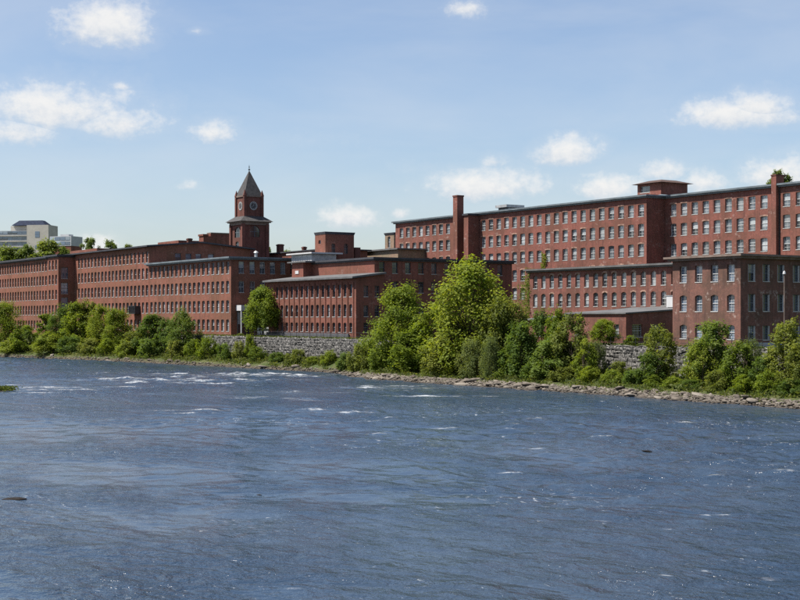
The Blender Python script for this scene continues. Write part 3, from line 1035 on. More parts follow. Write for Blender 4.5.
def frustum(mb, cx, cy, w0, d0, w1, d1, z0, z1):
    a = [(cx - w0, cy - d0, z0), (cx + w0, cy - d0, z0), (cx + w0, cy + d0, z0), (cx - w0, cy + d0, z0)]
    b = [(cx - w1, cy - d1, z1), (cx + w1, cy - d1, z1), (cx + w1, cy + d1, z1), (cx - w1, cy + d1, z1)]
    for k in range(4):
        l = (k + 1) % 4
        mb.face([a[k], a[l], b[l], b[k]])
    mb.face(b); mb.face(a[::-1])


m = MB()
m.box(tcx - wid * .56, tcx + wid * .56, tcy - wdy * .56, tcy + wdy * .56, Z(224.5), Z(222))
m.box(tcx - wid * .62, tcx + wid * .62, tcy - wdy * .62, tcy + wdy * .62, Z(222) + .003, Z(221))
local(ct, m).build('cornice', TAN_TRIM, ct)
m = MB()
frustum(m, tcx, tcy, wid * .68, wdy * .68, wid * .40, wdy * .40, Z(221) + .004, Z(215.5))
ROOFSLATE = plain('tower_slate', (0.060, 0.057, 0.056), 0.75, 0.3, 0, 0.3, 1.2)
local(ct, m).build('skirt_roof', ROOFSLATE, ct)
hw, hd = wid * .36, wdy * .36
m = MB()
m.box(tcx - hw, tcx + hw, tcy - hd, tcy + hd, Z(217), Z(195.5))
local(ct, m).build('clock_stage', BR_T, ct)
for sx in (-1, 1):
    for sy in (-1, 1):
        q = MB()
        cx_, cy_ = tcx + sx * hw, tcy + sy * hd
        q.box(cx_ - .34, cx_ + .34, cy_ - .34, cy_ + .34, Z(216), Z(195))
        frustum(q, cx_, cy_, .42, .42, .04, .04, Z(195), Z(189.0))
        local(ct, q).build('pinnacle', BR_T, ct)
m = MB()
m.box(tcx - hw - .25, tcx + hw + .25, tcy - hd - .25, tcy + hd + .25, Z(196), Z(194.6))
local(ct, m).build('upper_cornice', TAN_TRIM, ct)
m = MB()
frustum(m, tcx, tcy, hw + .15, hd + .15, .06, .06, Z(194.6) + .003, Z(169))
local(ct, m).build('spire_roof', ROOFSLATE, ct)
m = MB()
m.tube((tcx, tcy, Z(170.5)), (tcx, tcy, Z(163)), .10, .05, 8)
m.tube((tcx, tcy, Z(168.2)), (tcx, tcy, Z(167.2)), .28, .28, 10)
m.tube((tcx, tcy, Z(165.4)), (tcx, tcy, Z(164.9)), .20, .20, 10)
local(ct, m).build('finial', IRON, ct)
DIAL = plain('dial_white', (0.36, 0.36, 0.35), 0.6, 0.3, 0, 0.05)
DIALDARK = plain('dial_dark', (0.05, 0.05, 0.055), 0.6, 0.3)
for end in (0, 1):
    R = 4.4 * kz
    def disc(r0, r1, d, z0=0.0):
        q = MB()
        n = 28
        for k in range(n):
            t0, t1 = 2 * math.pi * k / n, 2 * math.pi * (k + 1) / n
            q.face([(r0 * math.cos(t0), -d, r0 * math.sin(t0)), (r1 * math.cos(t0), -d, r1 * math.sin(t0)), (r1 * math.cos(t1), -d, r1 * math.sin(t1)), (r0 * math.cos(t1), -d, r0 * math.sin(t1))])
            q.face([(r1 * math.cos(t0), -d, r1 * math.sin(t0)), (r1 * math.cos(t0), .02, r1 * math.sin(t0)), (r1 * math.cos(t1), .02, r1 * math.sin(t1)), (r1 * math.cos(t1), -d, r1 * math.sin(t1))])
        return q
    loc = (tcx + hw, tcy, Z(205)) if end else (tcx, tcy - hd, Z(205))
    o = disc(0.0, R, .06).build('clock_face', DIALDARK, ct)
    o.location = Vector(loc) - ct.location
    o.rotation_euler = (0, 0, math.pi / 2 if end else 0)
    disc(R * .80, R * .97, .09).build('rim', DIAL, o)
    q = MB()
    for k in range(12):
        t0 = math.pi * k / 6
        a_ = Vector((math.cos(t0), 0, math.sin(t0))); s_ = Vector((-math.sin(t0), 0, math.cos(t0))) * R * .045
        q.face([a_ * R * .52 + s_ + Vector((0, -.085, 0)), a_ * R * .52 - s_ + Vector((0, -.085, 0)), a_ * R * .8 - s_ + Vector((0, -.085, 0)), a_ * R * .8 + s_ + Vector((0, -.085, 0))])
    q.build('hour_marks', DIAL, o)
    for ang, ln in ((math.radians(80), .74), (math.radians(205), .5)):
        q = MB()
        a_ = Vector((math.cos(ang), 0, math.sin(ang))); s_ = Vector((-math.sin(ang), 0, math.cos(ang))) * R * .05
        off = Vector((0, -.10, 0))
        q.face([s_ + off - a_ * R * .1, -s_ + off - a_ * R * .1, -s_ * .5 + a_ * R * ln + off, s_ * .5 + a_ * R * ln + off])
        q.build('hand', DIAL, o)
# stepped block behind the tower
pS = 186.0
t = thing('brick_block', 'stepped brick block on the skyline behind the clock tower', 'building', (XP(210, pS), pS + 8, GZ))
x0, x1 = XP(199, pS), XP(203.5, pS)
zs = ZP(203, 236, pS)
m = MB()
m.box(x0, x1, pS, PE(240, x1), GZ, zs)
m.box(x0 + .4, x1 - .3, PE(211, x1), PE(240, x1), zs, zs + .8)
m.box(x0 - .2, x1 + .25, pS - .25, pS + 1.6, zs, zs + .6)
local(t, m).build('wall', BR_F, t)
block(t, 'parapet_cap', TAN_TRIM, x0 + .2, x1 - .1, PE(211, x1), PE(240, x1), zs + .803, zs + 1.2)
chimney(t, t, 188.3, pS - 6, 238.2, 3.6, GZ)
block(t, 'low_wing', BR_F, XP(172, pS), XP(193, pS), pS - 5, pS + 6, GZ, ZP(185, 241.6, pS))

# ------------------------------------------------------------------ upper mill, the long range on the right
pG, pG3 = 194.0, 199.0
zG = ZP(646, 196.3, pG)
xg0, xg1 = XP(395.5, pG), XP(646.5, pG)
c2 = XP(641, pG)
left = [c2 - 3.0 * k for k in range(40)]
c1 = [XP(401.5, pG), XP(448, pG)]
fr = [x for x in left if x > XP(482, pG)] + spread(c1[0], c1[1], 3.05)
ROWS_G = [(30.45, 2.55, .05), (26.45, 2.6, .10), (22.4, 2.6, .12), (18.3, 2.6, .12), (14.2, 2.6, .12)]
g = mill('brick_mill', 'tall deep red brick upper mill behind the ivy and the chimney stack', xg0, xg1, pG, 24, GZ, zG, BR_G, fr, 1.72, ROWS_G,
         style='white', gl=G_PALE, roof=(0.8, 0.34, COPPER, 0.0), lintels=0.4)
sx0, sx1 = XP(463.8, 190.8), XP(468.2, 190.8)
block(g, 'stair_bay', BR_G, sx0, sx1, 190.8, pG - .02, GZ, zG - .4)
block(g, 'bay_cap', SLATE, sx0 - .3, sx1 + .3, 190.5, pG - .6, zG - .397, zG + .02)
# chimney stack against the front
hx1 = XP(457.2, 191.5); hx0 = XP(453.0, 191.5)
zc = ZP(457, 196.5, 191.5)
ch = thing('chimney_stack', 'tall square brick chimney stack against the upper mill', 'chimney', ((hx0 + hx1) / 2, 192.4, GZ))
m = MB()
m.box(hx0, hx1, 191.5, 193.35, GZ, zc)
local(ch, m).build('shaft', BR_G, ch)
m = MB()
m.box(hx0 - .1, hx1 + .1, 191.4, 193.45, zc + .002, zc + .35)
local(ch, m).build('cap', BR_T, ch)
# roof vent box
t = thing('roof_ventilator', 'flat grey louvred ventilator box on the upper mill roof', 'ventilator', (XP(508, pG + 6), pG + 8, zG + .42))
x1 = XP(507.5, pG + 6); x0 = XP(498.5, pG + 6)
y1 = PE(522, x1)
zv = ZP(507, 205.6, pG + 6)
block(t, 'base', SLATE, x0, x1, pG + 6, y1, zG + .43, zv - .35)
block(t, 'hood', STEEL, x0 - .6, x1 + .3, pG + 5.5, y1 + .5, zv - .347, zv + .25)
for k in range(5):
    q = MB(); q.box(x1 + .002, x1 + .07, pG + 6.2, y1 - .2, zG + .6 + k * .35, zG + .75 + k * .35)
    local(t, q).build('louvre', STEEL, t)
# hip-roofed penthouse
pH = 197.0
hx1 = XP(661, pH); hx0 = XP(637.5, pH)
hy1 = PE(687.5, hx1)
zh = ZP(661, 182.2, pH)
t = thing('roof_penthouse', 'square brick penthouse with overhanging hip roof atop the upper mill', 'penthouse', ((hx0 + hx1) / 2, (pH + hy1) / 2, zG + .42))
m = MB()
ops = facade(m, (hx0, pH, 0), (1, 0, 0), (0, -1, 0), hx1 - hx0, zG + .425, zh, [(.8, 3.7, ZP(645, 193, pH), ZP(645, 186.2, pH), 0)])
facade(m, (hx1, pH, 0), (0, 1, 0), (1, 0, 0), hy1 - pH, zG + .425, zh, [])
local(t, m).build('wall', BR_G, t)
s0, s1, za, zb, _ = ops[0]
add_window(t, (hx0 + (s0 + s1) / 2 - t.location.x, pH - t.location.y, za - t.location.z), False, s1 - s0, zb - za, 'grey', G_PALE)
m = MB()
cx_, cy_ = (hx0 + hx1) / 2, (pH + hy1) / 2
frustum(m, cx_, cy_, (hx1 - hx0) / 2 + .9, (hy1 - pH) / 2 + .9, (hx1 - hx0) / 2 - 1.6, (hy1 - pH) / 2 - 1.6, zh + .002, zh + .75)
local(t, m).build('roof', plain('brown_tin_roof', (0.085, 0.055, 0.045), 0.8, 0.2), t)
# downstream half, set back
x30, x31 = xg1 + .02, XP(850, pG3)
fw3 = spread(XP(673.3, pG3), XP(764, pG3), 3.0) + [XP(786.5, pG3) + 3.05 * k for k in range(5)]
g3 = mill('brick_mill', 'tall red brick upper mill range above the brown corner mill', x30, x31, pG3, 24, GZ, zG, BR_G, fw3, 1.75, ROWS_G,
          style='white', gl=G_PALE, roof=(0.8, 0.34, COPPER, 0.0), lintels=0.25)
x0, x1 = XP(771.2, pG3 - .9), XP(776, pG3 - .9)
m = MB(); m.box(x0, x1, pG3 - .9, pG3 + 1.2, GZ, ZP(773, 176.4, pG3))
local(g3, m).build('chimney_pilaster', BR_G, g3)
m = MB(); m.box(x0 - .08, x1 + .08, pG3 - .98, pG3 + 1.9, ZP(773, 176.4, pG3) + .002, ZP(773, 175.2, pG3))
local(g3, m).build('chimney_cap', BR_T, g3)
m = MB(); m.tube((XP(779.3, pG3 - .12), pG3 - .12, GZ), (XP(779.3, pG3 - .12), pG3 - .12, zG - .4), .10, .10, 8)
local(g3, m).build('downpipe', IRON, g3)

# ------------------------------------------------------------------ arched-window mill with its lean-tos
pE = 170.0
xe0, xe1 = XP(529.5, pE), XP(692, pE)
zE = ZP(664, 265.0, pE)
xs_ = spread(XP(535.2, pE), XP(663.5, pE), 2.56)
xs_.append(xs_[-1] + 2.56)
e = mill('brick_mill', 'two row arched window brick mill above grey lean-to roofs', xe0, xe1, pE, 18, GZ, zE, BR_E, xs_, 1.32,
         [(15.65, 2.65, .30), (12.05, 2.65, .26)], style='white', gl=G_PALE, roof=(0.9, 0.32, ROOF_GREY, 0.0), lintels=0.4)
pL = 150.0
lx0, lx1 = XP(566, pL), XP(626, pL)
zl = ZP(626, 314.0, pL)
zl2 = 11.75
l = thing('brick_lean_to', 'single storey brick lean-to with dark end wall beside corner mill', 'building', ((lx0 + lx1) / 2, 160, GZ))
m = MB()
fo = facade(m, (lx0, pL, 0), (1, 0, 0), (0, -1, 0), lx1 - lx0, GZ - .5, zl, cols([XP(q, pL) - lx0 for q in (577, 596.5, 616.5)], 1.2, [(7.1, 1.9, 0)]))
eo = facade(m, (lx1, pL, 0), (0, 1, 0), (1, 0, 0), pE - .03 - pL, GZ - .5, zl, cols([PE(q, lx1) - pL for q in (637.3, 656)], 2.2, [(6.9, 2.1, 0)]))
m.face([(lx1, pL, zl), (lx1, pE - .03, zl), (lx1, pE - .03, zl2)])
m.face([(lx0, pE, GZ), (lx0, pL, GZ), (lx0, pL, zl), (lx0, pE - .03, zl2)])
local(l, m).build('wall', BR_E, l)
for s0, s1, za, zb, _ in fo: add_window(l, (lx0 + (s0 + s1) / 2 - l.location.x, pL - l.location.y, za - l.location.z), False, s1 - s0, zb - za, 'white', G_PALE)
for s0, s1, za, zb, _ in eo: add_window(l, (lx1 - l.location.x, pL + (s0 + s1) / 2 - l.location.y, za - l.location.z), True, s1 - s0, zb - za, 'many', G_DIM)


def slope_roof(t, x0, x1, y0, y1, z0, z1, th, mat):
    m = MB()
    a = [(x0, y0, z0), (x1, y0, z0), (x1, y1, z1), (x0, y1, z1)]
    b_ = [(x, y, z + th) for x, y, z in a]
    m.face(a[::-1]); m.face(b_)
    for k in range(4):
        q = (k + 1) % 4
        m.face([a[k], a[q], b_[q], b_[k]])
    return local(t, m).build('roof', mat, t)


slope_roof(l, lx0 - .1, lx1 + .25, pL - .3, pE - .04, zl + .003, zl2 + .02, .22, ROOF_GREY)
pL2 = 146.0
qx0, qx1 = XP(523.5, pL2), lx0 - .15
zq = ZP(540, 320.5, pL2)
l2 = thing('brick_lean_to', 'low brick lean-to under a wide sloping grey roof behind the saplings', 'building', ((qx0 + qx1) / 2, 156, GZ))
m = MB()
fo = facade(m, (qx0 + .5, pL2, 0), (1, 0, 0), (0, -1, 0), qx1 - qx0 - .5, GZ - .5, zq, cols([3.5, 8.0], 1.4, [(6.9, 1.7, 0)]))
m.face([(qx1, pL2, GZ), (qx1, pE - .1, GZ), (qx1, pE - .1, 12.0), (qx1, pL2, zq)])
m.face([(qx0 + .5, pE - .1, GZ), (qx0 + .5, pL2, GZ), (qx0 + .5, pL2, zq), (qx0 + .5, pE - .1, 12.0)])
local(l2, m).build('wall', BR_E, l2)
for s0, s1, za, zb, _ in fo: add_window(l2, (qx0 + .5 + (s0 + s1) / 2 - l2.location.x, pL2 - l2.location.y, za - l2.location.z), False, s1 - s0, zb - za, 'white', G_PALE)
slope_roof(l2, qx0, qx1, pL2 - .5, pE - .04, zq, 11.7, .2, ROOF_GREY)
# white plant box on the lean-to roof
ux0, ux1 = XP(666.3, 165), XP(676, 165)
t = thing('rooftop_unit', 'white box unit on the lean-to roof beside the brown mill', 'ventilation unit', ((ux0 + ux1) / 2, 166, zl2))
zb_ = ZP(668, 307.2, 165)
block(t, 'housing', WHITE, ux0, ux1, 165, 167.6, zb_, ZP(668, 296.0, 165))
block(t, 'lid', STEEL, ux0 - .08, ux1 + .08, 164.92, 167.7, ZP(668, 296.0, 165) + .002, ZP(668, 295.3, 165))
block(t, 'skid', IRON, ux0 + .2, ux1 - .2, 165.2, 167.4, zb_ - .8, zb_ - .002)

# ------------------------------------------------------------------ brown corner mill nearest the camera
pQ = 136.0
hx0, hx1 = XP(672.6, pQ), XP(740.6, pQ)
zH = ZP(740, 256.0, pQ)
xs_ = [XP(q, pQ) for q in (683.2, 698.6, 714.4, 730.8)]
he = [PE(q, hx1) for q in (751.8, 766.3, 781, 796.4, 812, 828)]
h = mill('brick_mill', 'three storey brown brick corner mill nearest the water', hx0, hx1, pQ, 26, GZ - .5, zH, BR_H, xs_, 1.36,
         [(14.75, 2.3, 0), (10.8, 2.3, .22), (7.1, 2.0, .22)], he, 1.35, [(14.75, 2.35, 0), (10.8, 2.35, 0), (7.0, 2.0, 0)],
         style='many', gl=G_BLUE, estyle='storm', egl=G_DARK, roof=(0.9, 0.28, TAN_TRIM, 0.0))
block(h, 'plinth', CONC_GREY, hx1 - .1, hx1 + .12, pQ + .1, pQ + 25, GZ - .4, GZ + .75)
# slim pole before its end wall
lp = thing('lamp_post', 'slim pole with white lamp head before the shaded brown end wall', 'lamp post', (XP(784.3, 134.3), 134.3, GZ))
m = MB(); m.tube((0, 0, 0), (0, 0, .35), .16, .14, 10); m.tube((0, 0, .35), (0, 0, ZP(784, 274, 134.3) - GZ), .09, .06, 10)
m.build('pole', TAN_TRIM, lp)
m = MB(); hz = ZP(784, 274, 134.3) - GZ
m.tube((0, 0, hz), (0, 0, hz + .32), .20, .14, 10); m.tube((0, 0, hz + .32), (0, 0, hz + .4), .1, .02, 10)
m.build('lamp_head', WHITE, lp)

# ------------------------------------------------------------------ far apartment blocks on the hill
def far_block(name, label, px, dpt, base_z, rot, parts):
    u = (px - 400) / FPX
    t = thing(name, label, 'building', (dpt * (-CT + ST * u), dpt * (ST + CT * u), base_z))
    t.rotation_euler = (0, 0, rot)
    return t


view_rot = math.radians(90) - TH           # local -y looks back at the camera when rotated by this
k7 = 760 / FPX
ap = far_block('apartment_block', 'pale high-rise apartment block with blue roof on the far hill', 27, 760, 20, view_rot - math.radians(9), None)
zz = lambda py: CAM_H + (HORIZON - py) * k7 - 20
m = MB()
m.box(-19, 3.2, -7, 7, 0, zz(231.5)); m.build('wall', CONC_GREY, ap)
m = MB()
m.box(3.25, 15.5, -7.6, 5, 0, zz(226)); m.build('cream_wing', CONCRETE, ap)
m = MB()
m.box(-8, 3.2, -3, 5, zz(231.5) + .01, zz(226.3)); m.build('upper_storey', CONCRETE, ap)
m = MB()
frustum(m, 3, 0, 9.6, 5, 6.5, 2, zz(226) + .02, zz(220.8)); m.build('roof', BLUE_ROOF, ap)
wmesh = MB(); wmesh.box(-1.25, 1.25, -.06, .05, 0, 1.7)
wm_ = wmesh.mesh('window', G_BLUE)
slab = MB(); slab.box(-19.2, 3.1, -7.5, -7.02, 0, .55)
sl_ = slab.mesh('balcony_band', CONCRETE)
for r_ in range(12):
    z_ = zz(233.6) - r_ * 3.0 - .8
    o = link('balcony_band', sl_, ap); o.location = (0, 0, z_ - 1.0)
    for k in range(8):
        o = link('window', wm_, ap); o.location = (-17.4 + k * 2.72, -7.03, z_)
for k in (1, 5, 9, 13):
    o = link('window', wm_, ap); o.location = (9.2, -7.63, zz(235.5) - k * 1.5)
o = link('window', wm_, ap); o.location = (9.2, -7.63, zz(235.5))
ap2 = far_block('apartment_block', 'smaller grey glass topped block beside the pale high-rise', 66, 720, 20, view_rot - math.radians(20), None)
k7 = 720 / FPX
m = MB(); m.box(-6, 6.3, -5, 5, 0, zz(246.5)); m.build('wall', BR_F, ap2)
m = MB(); m.box(-6.2, 6.5, -5.2, 5.2, zz(246.5) + .01, zz(236.8)); m.build('upper_storey', CONC_GREY, ap2)
m = MB(); m.box(-2, 3, -2, 2, zz(236.8) + .01, zz(234.6)); m.build('plant_room', CONC_GREY, ap2)
for k in range(4):
    for row_y in (240.8, 245.4):
        o = link('window', wm_, ap2); o.location = (-4.5 + k * 3.0, -5.24, zz(row_y))
        o.scale = (1.1, 1, 1.0)

# ------------------------------------------------------------------ foliage
def leaf_material(name, lo, mid, hi):
    def b(g):
        att = g.new('ShaderNodeAttribute', attribute_name='tint').outputs['Fac']
        oi = g.new('ShaderNodeObjectInfo').outputs['Random']
        v = g.math('ADD', att, g.math('MULTIPLY', g.math('SUBTRACT', oi, 0.5), 0.42))
        c = g.mix(g.step(v, 0.0, 0.5, smooth=False), lo, mid)
        c = g.mix(g.step(v, 0.5, 1.0, smooth=False), c, hi)
        p = principled(g, c, 0.6, 0.18)
        tr = g.new('ShaderNodeBsdfTranslucent')
        g.put(tr.inputs[0], g.mix(1.0, c, (1.25, 1.2, 0.6), 'MULTIPLY'))
        mx = g.new('ShaderNodeMixShader')
        mx.inputs[0].default_value = 0.55
        g.put(mx.inputs[1], p); g.put(mx.inputs[2], tr.outputs[0])
        return mx.outputs[0]
    return material(name, b)


LEAF = leaf_material('leaf_green', (0.066, 0.106, 0.013), (0.150, 0.203, 0.022), (0.245, 0.275, 0.034))
WILLOW = leaf_material('leaf_willow', (0.080, 0.110, 0.036), (0.145, 0.183, 0.061), (0.212, 0.238, 0.093))
DARKL = leaf_material('leaf_far', (0.060, 0.095, 0.020), (0.125, 0.172, 0.034), (0.195, 0.225, 0.052))
GRASSM = leaf_material('grass_blade', (0.050, 0.075, 0.018), (0.090, 0.120, 0.027), (0.150, 0.160, 0.050))
BARK = plain('bark', (0.085, 0.065, 0.050), 0.9, 0.1, 0, 0.3, 3.0)


LEAF2 = leaf_material('leaf_deep_green', (0.045, 0.082, 0.018), (0.105, 0.160, 0.030), (0.185, 0.235, 0.050))
LEAF3 = leaf_material('leaf_olive', (0.075, 0.100, 0.020), (0.155, 0.185, 0.036), (0.235, 0.250, 0.060))


def unit(n, r):
    v = r.standard_normal((n, 3))
    return v / np.linalg.norm(v, axis=1)[:, None]


def leaves(centres, nrm, size, r, aspect=0.62):
    n = len(centres)
    t = np.cross(nrm, unit(n, r))
    t /= np.linalg.norm(t, axis=1)[:, None] + 1e-9
    b = np.cross(nrm, t)
    a = size[:, None]
    droop = nrm * (-0.12 * a)
    v = np.stack([centres - t * a * .5 + droop, centres + b * a * aspect * .5, centres + t * a * .5 + droop, centres - b * a * aspect * .5], 1)
    return v.reshape(-1, 3)


def crown_data(seed, Ht, R, zb, n_lobe, n_leaf, ls, top=1.0, flat=0.8):
    """leafy crown made of many boughs; returns verts, tint and bough centres"""
    r = np.random.default_rng(seed)
    C, RD, ZS = [], [], []
    for k in range(n_lobe):
        hf = (k + r.random()) / n_lobe
        env = R * (math.sin(math.pi * min(1, hf * 0.74 + 0.20)) ** 0.65) * (1 - 0.34 * top * hf)
        a = r.random() * 6.283
        rad = env * (0.25 + 0.75 * math.sqrt(r.random())) * r.uniform(.62, 1.22)
        C.append((rad * math.cos(a), rad * math.sin(a), zb + (Ht - zb) * (0.03 + hf * 0.90)))
        RD.append(R * r.uniform(0.13, 0.30) * (1 - 0.25 * hf))
        ZS.append(r.uniform(.9, 1.9))
    for k in range(5):                                           # leaders that break the outline
        C.append((r.uniform(-.5, .5) * R, r.uniform(-.5, .5) * R, Ht - R * r.uniform(.05, .5))); RD.append(R * r.uniform(.08, .14)); ZS.append(2.4)
    C, RD, ZS = np.array(C), np.array(RD), np.array(ZS)
    share = RD ** 2
    cnt = np.maximum(20, (n_leaf * share / share.sum()).astype(int))
    vs, ts = [], []
    for c, rd, zs, k in zip(C, RD, ZS, cnt):
        m = max(6, k // 7)                                       # sprigs on the bough, each a handful of leaves
        d = unit(m, r)
        d[:, 2] = d[:, 2] * flat + 0.12
        out = np.array([c[0], c[1], 0.25 * R]); out = out / (np.linalg.norm(out) + 1e-6)
        d = d + 0.35 * out
        d /= np.linalg.norm(d, axis=1)[:, None]
        sp = c + d * np.array([1, 1, zs]) * (rd * (0.35 + 0.85 * r.random(m) ** 0.8))[:, None]
        idx = r.integers(0, m, k)
        ctr = sp[idx] + r.standard_normal((k, 3)) * (0.078 * R)
        nm = d[idx] * 0.8 + unit(k, r) * 0.6 + np.array([-0.1, -0.1, 0.5])
        nm /= np.linalg.norm(nm, axis=1)[:, None]
        vs.append(leaves(ctr, nm, ls * r.uniform(.55, 1.4, k), r))
        tint_ = np.clip(r.normal(.5, .22) * .4 + r.normal(.5, .25, m)[idx] * .4 + r.normal(.5, .25, k) * .2, 0, 1)
        ts.append(np.repeat(tint_, 4))
    V, T = np.concatenate(vs), np.concatenate(ts)
    rr = np.percentile(np.hypot(V[:, 0], V[:, 1]), 97)
    V[:, :2] *= R / rr; C[:, :2] *= R / rr
    kz_ = (Ht - zb) / (np.percentile(V[:, 2], 99.7) - zb)
    V[:, 2] = zb + (V[:, 2] - zb) * kz_; C[:, 2] = zb + (C[:, 2] - zb) * kz_
    V[:, 2] = np.maximum(V[:, 2], 0.05)
    return V, T, C


def quads_of(n): return np.arange(n).reshape(-1, 4)


def tree_meshes(seed, Ht, R, zb, n_lobe, n_leaf, ls, mat, top=1.0, stems=1):
    V, T, C = crown_data(seed, Ht, R, zb, n_lobe, n_leaf, ls, top)
    crown = mesh_np('crown', V, quads_of(len(V)), mat, {'tint': T})
    r = random.Random(seed)
    m = MB()
    for k in range(stems):
        bx_, by_ = (0, 0) if stems == 1 else (r.uniform(-.35, .35) * R, r.uniform(-.35, .35) * R)
        tr = Ht * (0.016 if stems == 1 else 0.010)
        pts = [Vector((bx_, by_, -.5))]
        for q in range(1, 6): pts.append(Vector((bx_ * (1 + .1 * q) + r.uniform(-.05, .05) * R, by_ * (1 + .1 * q) + r.uniform(-.05, .05) * R, Ht * .17 * q)))
        for q in range(5): m.tube(pts[q], pts[q + 1], tr * (1 - q * .18), tr * (1 - (q + 1) * .18), 7)
        for c in C[k::stems]:
            q = min(4, max(0, int(c[2] / Ht / .17 - 1.2)))
            m.tube(pts[q], Vector(c), tr * .38 * (1 - q * .15), tr * .08, 5)
    return m.mesh('trunk', BARK), crown


SPEC = {  # height, crown radius, crown base, boughs, leaves, leaf size, taper, stems
    'tall': (16, 6.0, 1.0, 80, 14500, .42, 1.25, 1), 'round': (10, 4.3, 2.0, 60, 10500, .36, .6, 1), 'oval': (10, 3.6, 0.4, 54, 9500, .35, 1.1, 1),
    'slim': (9, 2.2, 0.5, 36, 6000, .33, .9, 1), 'multi': (8, 3.6, 0.2, 50, 9000, .34, .9, 4), 'airy': (9, 3.2, 0.6, 40, 5600, .36, .8, 3),
    'bush': (4, 2.6, 0.05, 36, 4600, .29, .5, 5), 'shrub': (2.6, 2.0, 0.0, 20, 2600, .28, .4, 5), 'willow': (6, 3.8, 0.1, 46, 8500, .27, .5, 6),
    'far': (12, 5.0, 1.5, 34, 4500, .70, .7, 1)}
LOOK = {'tall': [(11, LEAF), (41, LEAF2), (42, LEAF)], 'round': [(33, LEAF)], 'oval': [(13, LEAF), (43, LEAF2), (44, LEAF3)], 'slim': [(14, LEAF), (45, LEAF3)],
        'multi': [(15, LEAF), (46, LEAF3), (47, LEAF2)], 'airy': [(21, LEAF), (48, LEAF3), (49, LEAF2)], 'bush': [(16, LEAF), (50, LEAF2), (52, LEAF3), (53, LEAF)],
        'shrub': [(17, LEAF), (54, LEAF3)], 'willow': [(18, WILLOW)], 'far': [(19, DARKL), (55, DARKL)]}
TREES = {}
for kind, looks in LOOK.items():
    h_, r0, zb_, nb, nl, ls_, tp, st_ = SPEC[kind]
    TREES[kind] = [tree_meshes(sd, h_, r0, zb_, nb, nl, ls_, mt, tp, st_) for sd, mt in looks]
USED = {}
SIZE = {'tall': (16, 6.0), 'round': (10, 4.3), 'oval': (10, 3.6), 'slim': (9, 2.2), 'multi': (8, 3.6), 'airy': (9, 3.2), 'bush': (4, 2.6), 'shrub': (2.6, 2.0), 'willow': (6, 3.8), 'far': (12, 5.0)}
PARTNAME = {'bush': 'stems', 'shrub': 'stems', 'willow': 'stems'}


def plant(kind, px, p, top_y, width_px, label, name='tree', cat='tree', base=None, group=None):
    x = XP(px, p)
    d = depth(px, p)
    zb = gz(-x, p) if base is None else base
    ht = max(.8, ZP(px, top_y, p) - zb)
    H0, R0 = SIZE[kind]
    t = thing(name, label, cat, (x, p, zb - .05), group)
    t.rotation_euler = (0, 0, random.uniform(0, 6.283))
    sr = width_px * d / FPX / (2 * R0)
    t.scale = (sr, sr, ht / H0)
    USED[kind] = USED.get(kind, -1) + 1
    tm, cm = TREES[kind][USED[kind] % len(TREES[kind])]
    link(PARTNAME.get(kind, 'trunk'), tm, t)
    link('crown', cm, t)
    return t


def sh_p(px, off):
    """y of the shore as seen in column px, plus off"""
    s = 200.0
    for _ in range(30):
        p = shore(s)
        s = -XP(px, p)
    return shore(s) + off


# riverbank trees, from the left edge of the picture to the right
BANK = [
    ('tall', 5, 6, 301, 36, 'broad tree cut by the left edge of the picture'),
    ('airy', 27, 3, 325, 34, 'rounded low tree beside the leftmost riverbank tree'),
    ('slim', 46, 6, 314, 26, 'tree in front of the leftmost mill just upstream of the stair tower'),
    ('tall', 61, 7, 305, 30, 'tree directly in front of the dark stair tower'),
    ('oval', 76, 6, 300, 32, 'highest crown in the left bank clump, downstream of the stair tower'),
    ('slim', 89, 8, 302, 24, 'slender crown between the highest left bank tree and the conical one'),
    ('tall', 101, 6, 305, 30, 'conical tree between the slender crown and the pointed tree upstream of the fire escape'),
    ('tall', 117, 6, 308, 34, 'pointed tree just upstream of the iron fire escape'),
    ('airy', 133, 4, 331, 26, 'low tree directly below the iron fire escape'),
    ('oval', 152, 6, 314, 36, 'broad tree just downstream of the iron fire escape'),
    ('airy', 167, 5, 318, 28, 'tree between two taller crowns under the long mill corner'),
    ('tall', 183, 5, 309, 34, 'tall tree at the upstream end of the bare stone wall'),
    ('multi', 50, 2, 332, 34, 'low spreading tree at the waterline under the left stair tower'),
    ('bush', 14, 2, 336, 32, 'bushy low growth at the waterline by the left picture edge'),
]
for kind, px, off, ty, wpx, lab in BANK:
    plant(kind, px, sh_p(px, off), ty, wpx * 1.06, lab)
plant('round', 262.5, 134.4, 287, 41, 'round bright green tree on the wall before the shaded mill end', base=GZ)
